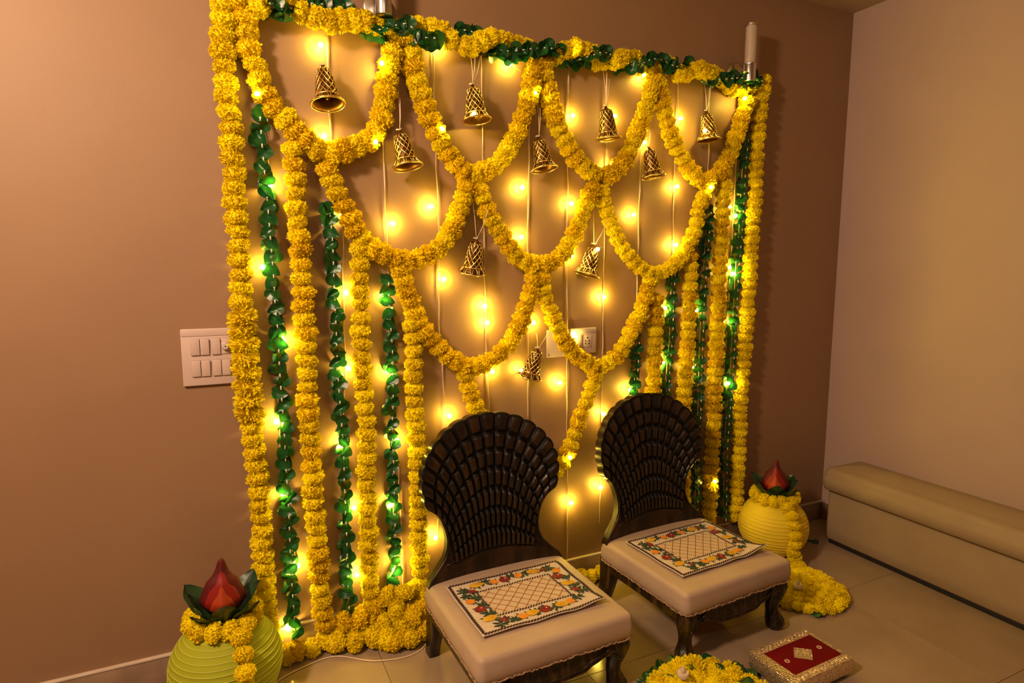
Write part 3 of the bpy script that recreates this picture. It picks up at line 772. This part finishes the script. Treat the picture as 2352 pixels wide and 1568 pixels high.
def rails():
    out = []
    for nm, a in (('side_rail', (-CW / 2 + .008, -CW / 2 + .034, -CDp / 2 + .03, CDp / 2 - .01, .158, .200)), ('side_rail', (CW / 2 - .034, CW / 2 - .008, -CDp / 2 + .03, CDp / 2 - .01, .158, .200)),
                  ('rear_rail', (-CW / 2 + .03, CW / 2 - .03, CDp / 2 - .04, CDp / 2 - .014, .158, .200))):
        bm = box_bm(*a, bev=.003); me = bpy.data.meshes.new(nm); bm.to_mesh(me); bm.free(); me.materials.append(M['woodleg']); out.append((nm, me))
    return out
RAILS = rails()
mbp = pad(CW, CDp, .196, .276, .022, .020, crown=.012, bulge=.004); CUSH = mbp.mesh('seat_cushion', M['cushion'])
def braid():
    mb = MB(); random.seed(5); P = []
    out = rrect(CW + .002, CDp + .002, .022, 4)
    for i in range(len(out)):
        a = V((*out[i], 0)); b = V((*out[(i + 1) % len(out)], 0)); k = max(1, int((b - a).length / .008))
        for j in range(k): P.append(a.lerp(b, j / k) + V((ru(-.0014, .0014), ru(-.0014, .0014), .199 + ru(-.003, .0035))))
    tube(mb, P, .0028, 5, closed=True); return mb.mesh('braid', M['braid'])
BRAID = braid()
def chair(x, y, rz, label):
    t = thing('shell_back_chair', label, 'chair', (x, y, 0), R(rz), 'low carved chairs')
    link('seat_cushion', CUSH, t); link('braid', BRAID, t)
    for nm, me in RAILS: link(nm, me, t)
    link('front_apron', APF, t, (0, -CDp / 2 + .030, 0))
    for s in (-1, 1):
        link('leg', LEGF[s], t, (s * (CW / 2 - .040), -CDp / 2 + .040, 0)); link('leg', LEGR, t, (s * (CW / 2 - .030), CDp / 2 - .020, 0))
    b = link('shell_back', SHELL[0], t, (0, CDp / 2 + .008, .268), (R(-7), 0, 0))
    link('lower_board', SHELL[1], b); link('carved_bead', SHELL[2], b)
    return t
chair(.850, -.470, 1, 'front dark carved wooden chair with a shell-shaped back and beige padded seat, nearest the camera')
chair(1.590, -.440, 3, 'rear dark carved wooden chair with shell-shaped back and padded seat, beside the yellow lantern')

# ---- printed seat mats
def seat_mat(x, y, rz, label, seed, curl):
    random.seed(seed); Wd, Dp = .430, .310
    t = thing('printed_mat', label, 'placemat', (x, y, .2865), R(rz), 'fruit-print mats on the chair seats')
    def zz(u, v):
        e = max(abs(u) / (Wd / 2), abs(v) / (Dp / 2)); z = .0022 + .0018 * noise.noise(V((u * 14, v * 14, seed)))
        dx = max(0, u - Wd * .22) / (Wd * .28); dv = max(0, -v - Dp * .30) / (Dp * .2); z += curl * dx * dv
        z += .004 * max(0, -v - Dp * .42) / (Dp * .08) * (.5 + .5 * sin(u * 40))
        return z + .0015
    nx, ny = 48, 34; vs = []
    for side in (0, -.0018):
        for j in range(ny + 1):
            for i in range(nx + 1):
                u = (i / nx - .5) * Wd; v = (j / ny - .5) * Dp
                uu = u + .003 * noise.noise(V((v * 12, seed, 0))); vv = v + .003 * noise.noise(V((u * 12, seed, 5)))
                vs.append((uu, vv, zz(u, v) + side))
    c = nx + 1; nn = c * (ny + 1); fs = []
    for j in range(ny):
        for i in range(nx):
            a, b, c2, d = j * c + i, j * c + i + 1, (j + 1) * c + i + 1, (j + 1) * c + i
            fs.append((a, b, c2, d)); fs.append((nn + d, nn + c2, nn + b, nn + a))
    for i in range(nx): fs.append((i + 1, i, nn + i, nn + i + 1)); q = ny * c; fs.append((q + i, q + i + 1, nn + q + i + 1, nn + q + i))
    for j in range(ny): fs.append((j * c, (j + 1) * c, nn + (j + 1) * c, nn + j * c)); q = j * c + nx; fs.append((q + c, q, nn + q, nn + q + c))
    mb = MB(); mb.add(vs, fs); link('cloth', mb.mesh('cloth', M['mat']), t)
    # the print
    mats = [M['mat_inner'], M['p_line'], M['p_rope'], M['p_red'], M['p_yel'], M['p_org'], M['p_grn'], M['p_white']]
    mb = MB(); lvl = [0]
    def S(u, v, h): return (u + .003 * noise.noise(V((v * 12, seed, 0))), v + .003 * noise.noise(V((u * 12, seed, 5))), zz(u, v) + h)
    def ell(cx, cy, a, b, ang, mi, h, n=18, wob=.08, tip=0.0):
        vs = [S(cx, cy, h)]
        for i in range(n):
            th = 2 * pi * i / n; r = 1 + wob * sin(2 * th + cx * 40) * .6 + (tip * max(0, cos(th)) ** 8)
            px, py = a * r * cos(th), b * r * sin(th); vs.append(S(cx + px * cos(ang) - py * sin(ang), cy + px * sin(ang) + py * cos(ang), h))
        mb.add(vs, [(0, i + 1, (i + 1) % n + 1) for i in range(n)], mi)
    def leafp(cx, cy, ln, wd, ang, h, mi=6):
        vs = []; n = 6
        for i in range(n + 1):
            q = i / n; hw = wd * sin(pi * q) ** .8
            for sg in (-1, 1):
                px, py = ln * q, sg * hw; vs.append(S(cx + px * cos(ang) - py * sin(ang), cy + px * sin(ang) + py * cos(ang), h))
        mb.add(vs, [(2 * i, 2 * i + 2, 2 * i + 3, 2 * i + 1) for i in range(n)], mi)
    def strip(p, q, wdt, mi, h, n=10):
        p = V((*p, 0)); q = V((*q, 0)); d = (q - p).normalized(); s = V((-d.y, d.x, 0)) * wdt / 2; vs = []
        for i in range(n + 1):
            c0 = p.lerp(q, i / n)
            for sg in (-1, 1): k = c0 + s * sg; vs.append(S(k.x, k.y, h))
        mb.add(vs, [(2 * i, 2 * i + 2, 2 * i + 3, 2 * i + 1) for i in range(n)], mi)
    iw, ih = .132, .072   # inner half size
    vs = []; nx2, ny2 = 20, 12
    for j in range(ny2 + 1):
        for i in range(nx2 + 1): vs.append(S((2 * i / nx2 - 1) * iw, (2 * j / ny2 - 1) * ih, .0006))
    mb.add(vs, [(j * (nx2 + 1) + i, j * (nx2 + 1) + i + 1, (j + 1) * (nx2 + 1) + i + 1, (j + 1) * (nx2 + 1) + i) for j in range(ny2) for i in range(nx2)], 0)
    # lattice lines
    sp = .040
    for sg, sl in ((1, 1.0), (-1, 1.0)):
        k = -8
        while k <= 8:
            c0 = k * sp * 1.0; pts = []
            for i in range(61):
                u = -iw + 2 * iw * i / 60; v = sg * sl * u + c0
                if abs(v) <= ih: pts.append((u, v))
            if len(pts) > 3: strip(pts[0], pts[-1], .0028, 1, .0010, 12)
            k += 1
    def rope(x0, y0, x1, y1, size, mi=2, h=.0012, pitch=.0095):
        L = math.hypot(x1 - x0, y1 - y0); n = int(L / pitch); ang = math.atan2(y1 - y0, x1 - x0)
        for i in range(n):
            q = (i + .5) / n; ell(x0 + (x1 - x0) * q, y0 + (y1 - y0) * q, size, size * .42, ang + .75, mi, h, 8, 0)
    a, b = Wd / 2 - .008, Dp / 2 - .008
    for seg in ((-a, -b, a, -b), (a, -b, a, b), (a, b, -a, b), (-a, b, -a, -b)): rope(*seg, .0085, pitch=.0100)
    for e in ():
        for seg in ((-e, -.1505, e, -.1505), (e, -.1505, e, .1505), (e, .1505, -e, .1505), (-e, .1505, -e, -.1505)):
            strip(seg[:2], seg[2:], .0022, 2, .0011, 20)
    a, b = iw + .004, ih + .004
    for seg in ((-a, -b, a, -b), (a, -b, a, b), (a, b, -a, b), (-a, b, -a, -b)): rope(*seg, .0066)
    # fruit wreath: (x, y, kind)
    def cluster(cx, cy, kind, ang):
        if kind == 'pom':
            for k in range(6): leafp(cx, cy, ru(.022, .03), .0042, ang + ru(-2.6, 2.6), .0013)
            ell(cx, cy, .0195, .0165, ang, 3, .0019); ell(cx + .006, cy + .005, .004, .0022, .5, 7, .0022, 8)
        elif kind == 'lemon':
            for k in range(4): leafp(cx, cy, ru(.024, .032), .004, ang + ru(-3, 3), .0013)
            ell(cx, cy, .023, .0145, ang, 4, .0020, tip=.25); ell(cx - .004, cy - .002, .010, .004, ang, 4, .0023, 8)
        elif kind == 'orange':
            for k in range(4): leafp(cx, cy, ru(.02, .027), .004, ang + ru(-3, 3), .0013)
            ell(cx, cy, .0155, .0140, ang, 5, .0020)
        elif kind == 'grape':
            for k in range(7): leafp(cx, cy, ru(.02, .030), .0045, ang + ru(-3, 3), .0013)
            for k in range(11): ell(cx + ru(-.011, .011), cy + ru(-.010, .010), .0052, .0048, 0, 3, .0019 + .0001 * k, 9); 
            for k in range(4): ell(cx + ru(-.009, .009), cy + ru(-.008, .008), .0012, .0012, 0, 7, .0032, 6)
        else:
            for k in range(8): leafp(cx + ru(-.004, .004), cy + ru(-.004, .004), ru(.018, .028), .0045, ang + k * .8 + ru(-.2, .2), .0015)
            for k in range(3): strip((cx, cy), (cx + ru(-.02, .02), cy + ru(-.02, .02)), .0014, 2, .0016, 4)
    ox, oy = .172, .112
    seqs = [((-.172, .100), 'foli'), ((-.150, .088), 'grape'), ((-.122, .118), 'lemon'), ((-.090, .122), 'foli'), ((-.058, .112), 'orange'), ((-.020, .112), 'pom'), ((.008, .122), 'foli'), ((.035, .112), 'orange'), ((.062, .118), 'foli'),
            ((.092, .114), 'lemon'), ((.128, .112), 'grape'), ((.150, .112), 'foli'), ((.172, .086), 'orange'), ((.158, .052), 'pom'), ((.180, .036), 'foli'), ((.164, -.004), 'lemon'), ((.178, -.024), 'foli'), ((.166, -.050), 'grape'), ((.185, -.066), 'foli'),
            ((.146, -.090), 'foli'), ((.112, -.104), 'orange'), ((.078, -.108), 'lemon'), ((.056, -.112), 'foli'), ((.018, -.110), 'pom'), ((-.010, -.112), 'foli'), ((-.030, -.108), 'lemon'), ((-.064, -.112), 'orange'),
            ((-.094, -.116), 'foli'), ((-.124, -.104), 'grape'), ((-.140, -.122), 'foli'), ((-.160, -.080), 'lemon'), ((-.150, -.055), 'foli'), ((-.166, -.022), 'pom'), ((-.148, -.005), 'foli'), ((-.176, .030), 'orange'), ((-.152, .042), 'foli'), ((-.178, .066), 'foli')]
    for (c0, kd) in seqs: cluster(c0[0], c0[1], kd, ru(-.5, .5))
    me = mb.mesh('fruit_print', mats, smooth=False); link('fruit_print', me, t)
    return t
seat_mat(.846, -.474, 1, 'cream fruit-print mat with a lattice centre on the seat of the front chair', 31, .010)
seat_mat(1.598, -.443, 3, 'cream fruit-print mat with a lattice centre on the seat of the rear chair', 32, .020)

# ================================================================== LANTERN POTS
def lantern(x, y, r, rz, label, mt, ribm, seed, group_drop, sq):
    random.seed(seed)
    t = thing('paper_lantern_pot', label, 'lantern pot', (x, y, 0), R(rz), 'round paper lantern pots')
    mb = MB(); n = 56; prof = []
    NZ = 88; ribs = 22
    for i in range(NZ + 1):
        th = pi * (.0 + .80 * i / NZ) + pi * .10
        rr = r * sin(th); zz = r * sq * (1 - cos(th)) - r * sq * (1 - cos(pi * .10))
        ph = (i / NZ * ribs) % 1.0
        prof.append((rr * (1 - .012 * sin(pi * ph)), zz))
    lathe(mb, prof, n, close=True, rf=lambda a, z: 1 + .006 * noise.noise(V((cos(a) * 2, sin(a) * 2, z * 30)))); link('paper_shade', mb.mesh('paper_shade', mt), t)
    mb = MB()
    for k in range(1, ribs):
        th = pi * (.10 + .80 * k / ribs); rr = r * sin(th) * 1.002; zz = r * sq * (1 - cos(th)) - r * sq * (1 - cos(pi * .10))
        tl = ru(-.02, .02); ph = ru(0, 6)
        tube(mb, [(rr * cos(a * pi / 36), rr * sin(a * pi / 36), zz + tl * rr * cos(a * pi / 36 + ph)) for a in range(72)], .0011, 5, closed=True)
    link('rib', mb.mesh('rib', ribm), t)
    ztop = prof[-1][1]
    return t, ztop
def ogee(h, w, n=14):   # pointed petal outline
    pts = []
    for i in range(n + 1):
        u = i / n; hw = w * (sin(pi * min(1, u / .36) / 2) * (1 - max(0, (u - .30) / .70)) ** .72) ** 1.0
        if u > .62: hw *= 1 - .35 * sin(pi * (u - .62) / .38)
        pts.append((hw, u * h))
    return pts
def mango_leaf_mesh():
    mb = MB(); nu, nv = 14, 6; vs = []; ln, wd = .125, .040
    for i in range(nu + 1):
        u = i / nu; hw = wd * (sin(pi * (u * .93 + .07)) ** .75)
        for j in range(nv + 1):
            s = 2 * j / nv - 1; x = s * hw; y = -.030 * sin(pi * u * .9) + .35 * abs(x) - .055 * max(0, u - .35) ** 2 * 1.5 + .003 * sin(u * 14) * abs(s)
            vs.append((x, y, u * ln))
    c = nv + 1
    mb.add(vs, [(j * c + i, j * c + i + 1, (j + 1) * c + i + 1, (j + 1) * c + i) for j in range(nu) for i in range(nv)])
    tube(mb, [(0, vs[i * c + 3][1] - .0006, i / nu * ln) for i in range(nu + 1)], .0012, 5)
    return mb.mesh('mango_leaf', M['mango'])
MANGO = mango_leaf_mesh()
def flame(x, y, z, face, s, label):
    t = thing('flame_finial', label, 'ornament', (x, y, z), face, 'red flame finials on the lantern pots')
    t.scale = (s, s, s)
    HO, WO = .185, .068
    def sec(z):
        u = max(0, min(1, z / HO)); hw = WO * sin(pi * min(1, (u + .10) / .42) / 2) * (1 - max(0, (u - .30) / .70)) ** .72
        if u > .62: hw *= 1 - .35 * sin(pi * (u - .62) / .38)
        return max(.0004, hw)
    mb = MB(); rr = []
    for i in range(25):
        z = HO * i / 24; hw = sec(z); ring = []
        for q in range(32):
            a = 2 * pi * q / 32; d = 1 / ((abs(cos(a)) ** 1.25 + (abs(sin(a)) / .72) ** 1.25) ** .8); ring.append((hw * d * cos(a), hw * d * sin(a), z))
        rr.append(ring)
    rings(mb, rr); me = mb.mesh('outer_petals', M['fl_dark']); link('outer_petals', me, t)
    def surf(x, z):
        hw = sec(z); f = max(0, 1 - (abs(x) / hw) ** 1.25); return hw * .72 * f ** .8
    for nm, h, wd, mt, sh in (('middle_petal', .142, .054, M['fl_red'], .0022), ('inner_petal', .104, .037, M['fl_org'], .0046)):
        mb = MB(); O = ogee(h, wd, 18); NS = 12; vs = []
        for side in (0, 1):
            for (hw, z) in O:
                for i in range(NS + 1):
                    x = (2 * i / NS - 1) * hw; zq = z + .004; x = max(-sec(zq) * .985, min(sec(zq) * .985, x))
                    vs.append((x, -surf(x, zq) - (sh if side == 0 else -.001), zq))
        c = NS + 1; nn = len(O) * c; fs = []
        for q in range(len(O) - 1):
            for i in range(NS):
                a, b, c2, d = q * c + i, q * c + i + 1, (q + 1) * c + i + 1, (q + 1) * c + i; fs += [(a, b, c2, d), (nn + d, nn + c2, nn + b, nn + a)]
            fs.append((q * c, (q + 1) * c, nn + (q + 1) * c, nn + q * c)); e = q * c + NS; fs.append((e + c, e, nn + e, nn + e + c))
        mb.add(vs, fs); me = mb.mesh(nm, mt)
        for a in (0, pi): link(nm, me, t, (0, 0, 0), (0, 0, a))
    random.seed(77)
    for k in range(8):
        a = k * pi / 4 + .12; lean = ru(.42, .62) if k % 2 else ru(.20, .40)
        o = link('mango_leaf', MANGO, t, (sin(a) * .034, -cos(a) * .034, -.012), None)
        o.rotation_euler = (Matrix.Rotation(a, 3, 'Z') @ Matrix.Rotation(lean, 3, 'X') @ Matrix.Rotation(ru(-.15, .15), 3, 'Z')).to_euler()
        sc = ru(.88, 1.1); o.scale = (sc * 1.1, sc, sc)
    return t
LX, LY, LR = -.040, -.205, .160
lt, ztl = lantern(LX, LY, LR, 0, 'lime green ribbed paper lantern pot on the floor at the left', M['lan_l'], M['rib_l'], 3, 0, .95)
FZ = .27
flame(LX + .0, LY, ztl + .012, R(-3), .98, 'red and orange flame finial ringed by green leaves on the lime lantern pot')
RX, RY, RR = 2.320, -.180, .156
rt, ztr = lantern(RX, RY, RR, 0, 'bright yellow ribbed paper lantern pot on the floor at the right corner', M['lan_r'], M['rib_r'], 4, 0, .93)
flame(RX, RY, ztr + .012, R(-48), .92, 'red and orange flame finial ringed by green leaves on the yellow lantern pot')
def sphere_pt(cx, cy, r, sq, az, pol, off):
    """az measured from -y towards +x, pol from the top"""
    zc = r * sq * cos(pi * .10)
    return V((cx + (r + off) * sin(pol) * sin(az), cy - (r + off) * sin(pol) * cos(az), zc + (r * sq + off) * cos(pol)))
# neck rings and drops; each is one garland
P = [sphere_pt(LX, LY, LR, .95, R(12 + k * 1.5), 2.02 - .27 * k, .024) for k in range(6)]
P += [sphere_pt(LX, LY, LR, .95, R(d), .52, .020) for d in range(20, -331, -20)]
garland('marigold garland round the neck of the lime lantern pot, with a tail down its front', None, pts=P, kind='y', r=.028, step=.046, jit=.004, name='neck_garland')
P = [sphere_pt(RX, RY, RR, .93, R(d), .52, .018) for d in range(310, -31, -20)]
P += [sphere_pt(RX, RY, RR, .93, R(-20 + 1 * k), .70 + .26 * k, .022) for k in range(6)]
q = P[-1]
P += [V((q.x + .005, q.y - .01, .055)), FL(1822, 1282, .03), FL(1836, 1300, .03), FL(1856, 1314, .03), FL(1880, 1326, .03), FL(1902, 1345, .035)]
garland('marigold garland round the neck of the yellow lantern pot, trailing to the floor mound', None, pts=P, kind='y', r=.027, step=.043, jit=.003, name='neck_garland')

# ================================================================== FLOWER MOUNDS ON THE FLOOR
def mound(cx, cy, r, label, seed, ringleaves, kind, fr, hh):
    random.seed(seed); t = thing('flower_mound', label, 'flowers', (cx, cy, 0), 0)
    org = V((cx, cy, 0)); pts = []
    nr = int(r / (fr * 1.35))
    for k in range(nr + 1):
        rr = r * (k / nr) * .93; n = max(1, int(2 * pi * rr / (fr * 1.7)))
        for i in range(n):
            a = 2 * pi * i / n + k * .7; z = fr * .75 + hh * (1 - (rr / r) ** 2)
            if k < 1 : continue
            pts.append(V((cx + rr * cos(a), cy + rr * sin(a), z)))
    for p in pts:
        q = V((0, 0, 1)).rotation_difference(V((ru(-.6, .6), ru(-.6, .6), 1)).normalized()) @ Quaternion((0, 0, 1), ru(0, 6.28))
        o = link('marigold', random.choice(FM[kind] if rnd() < .75 else FM['s']), t, p - org + V((ru(-.004, .004), ru(-.004, .004), 0)), q); s = fr * ru(.9, 1.15); o.scale = (s, s, s)
    for (rr, n, z) in ringleaves:
        for i in range(n):
            a = 2 * pi * i / n + ru(-.08, .08)
            o = link('leaf', random.choice(LM), t, (rr * cos(a), rr * sin(a), z), Quaternion((0, 0, 1), a + pi / 2) @ Quaternion((1, 0, 0), ru(1.2, 1.9)) @ Quaternion((0, 0, 1), ru(-.4, .4)))
            s = ru(.045, .06); o.scale = (s, s, s)
    return t
def tealight(x, y, z, label):
    t = thing('tea_light', label, 'candle', (x, y, z), 0, 'white tea lights on the flower mounds')
    mb = MB(); lathe(mb, [(.017, 0), (.0185, .002), (.0185, .013), (.0175, .0145), (.016, .013), (.002, .0125)], 28); me = mb.mesh('cup', M['wax']); sharp(me, 40); link('cup', me, t)
    mb = MB(); lathe(mb, [(.002, .012), (.006, .014), (.0075, .019), (.006, .026), (.003, .032), (.0006, .037)], 16); link('flame_tip', mb.mesh('flame_tip', M['wax']), t)
mound(2.130, -.500, .170, 'round mound of yellow marigolds on the floor beside the rear chair, below the yellow lantern', 51, [(.165, 3, .02)], 'y', .023, .028)
q = FL(1832, 1354, .052); tealight(q.x, q.y, .062, 'white tea light on the marigold mound beside the yellow lantern')
mound(1.300, -.865, .185, 'round marigold mound with a ring of green leaves at the bottom edge, between the chairs', 52, [(.212, 34, .030), (.125, 9, .060)], 'y', .032, .022)
q = FL(1568, 1556, .075); tealight(q.x, q.y, .080, 'white tea light on the leaf-ringed marigold mound at the bottom edge')

# ================================================================== LOW VELVET STOOL
t = thing('low_stool', 'low gold foil stool with a red velvet top at the bottom right', 'stool', (1.690, -.857, 0), R(2))
SW, SD, SZ = .282, .184, .064
box('body', (-SW / 2, SW / 2, -SD / 2, SD / 2, .016, SZ), M['foil'], t, .003)
for sx in (-1, 1):
    for sy in (-1, 1):
        mb = MB(); lathe(mb, [(.008, 0), (.012, .004), (.012, .010), (.009, .017)], 16); link('foot', mb.mesh('foot', M['foil']), t, (sx * (SW / 2 - .02), sy * (SD / 2 - .02), 0))
v = box('velvet_top', (-SW / 2 + .036, SW / 2 - .014, -SD / 2 + .030, SD / 2 - .030, SZ - .002, SZ + .0022), M['velvet'], t, .001)
mb = MB()
def bar(p, q, wd, h, z):
    p = V((*p, z)); q = V((*q, z)); d = (q - p).normalized(); s = V((-d.y, d.x, 0)) * wd / 2; u = V((0, 0, h))
    mb.add([p - s, q - s, q + s, p + s, p - s + u, q - s + u, q + s + u, p + s + u], [(3, 2, 1, 0), (4, 5, 6, 7), (0, 1, 5, 4), (1, 2, 6, 5), (2, 3, 7, 6), (3, 0, 4, 7)])
bar((-SW / 2 + .001, -SD / 2 + .016), (SW / 2 - .001, -SD / 2 + .016), .030, .0030, SZ); bar((-SW / 2 + .001, SD / 2 - .016), (SW / 2 - .001, SD / 2 - .016), .030, .0030, SZ)
bar((-SW / 2 + .018, -SD / 2 + .03), (-SW / 2 + .018, SD / 2 - .03), .034, .0030, SZ); bar((SW / 2 - .007, -SD / 2 + .03), (SW / 2 - .007, SD / 2 - .03), .013, .0030, SZ)
random.seed(8)
for sg in (-1, 1):       # embossed scrolls along the two long borders
    for k in range(15):
        cx = -SW / 2 + .014 + k * .0182; cy = sg * (SD / 2 - .016)
        tube(mb, [(cx + (.0015 + .0055 * i / 16) * cos(i * .62 + k), cy + (.0015 + .0075 * i / 16) * sin(i * .62 + k), SZ + .0035) for i in range(17)], .0013, 5)
link('embossed_border', mb.mesh('embossed_border', M['foil'], False), t)
mb = MB(); dz = SZ + .0022; dx, dy = .043, .036
mb.add([(-dx, 0, dz), (0, -dy, dz), (dx, 0, dz), (0, dy, dz), (-dx, 0, dz + .0018), (0, -dy, dz + .0018), (dx, 0, dz + .0018), (0, dy, dz + .0018)],
       [(4, 5, 6, 7), (0, 1, 5, 4), (1, 2, 6, 5), (2, 3, 7, 6), (3, 0, 4, 7)])
for k in range(10):
    a = k * 2.4; r = .005 + .0022 * k; mb.cur = 0
    tube(mb, [(r * cos(a) + .004 * cos(b), r * .8 * sin(a) + .003 * sin(b), dz + .002) for b in (0, .8, 1.6, 2.4, 3.2)], .0011, 5)
tube(mb, [(-dx, 0, dz + .0016), (0, -dy, dz + .0016), (dx, 0, dz + .0016), (0, dy, dz + .0016)], .0013, 5, closed=True)
link('diamond_motif', mb.mesh('diamond_motif', M['foil'], False), v, (.011, 0, 0))
for sg in (-1, 1):
    mb = MB(); tube(mb, [(.0068 * cos(a * pi / 9), .0068 * sin(a * pi / 9), dz + .001) for a in range(18)], .0021, 6, closed=True)
    link('lace_ring', mb.mesh('lace_ring', M['lace']), v, (.011 + sg * .080, -.002, 0))

# ================================================================== BENCH at the side wall
t = thing('upholstered_bench', 'low beige upholstered bench against the right side wall, cushion overhanging its base', 'bench', (2.770, -.85, 0))
mbp = pad(.236, 1.28, .022, .272, .02, .008, crown=0, bulge=.002); link('base', mbp.mesh('base', M['bench']), t)
box('plinth', (-.110, .112, -.625, .625, 0, .024), M['dark'], t, .002)
mbp = pad(.272, 1.31, .275, .385, .035, .035, crown=.022, bulge=.010); link('seat_cushion', mbp.mesh('seat_cushion', M['bench']), t, (-.012, 0, 0))

# ================================================================== BITS ON THE FLOOR
c = FL(1866, 1244); o = link('fallen_leaf', LM[2], None, c + V((0, 0, .012)), (R(80), .2, .6)); o.scale = (.055, .055, .055); o['label'] = 'single fallen green leaf on the floor beside the bench'; o['category'] = 'leaf'
o = link('fallen_marigold', FM['s'][0], None, FL(590, 862) * 0 + V((2.27, -.60, .008)), (0, 0, 0)); o.scale = (.010, .010, .010); o['label'] = 'tiny loose marigold scrap on the floor right of the mound'; o['category'] = 'flower'
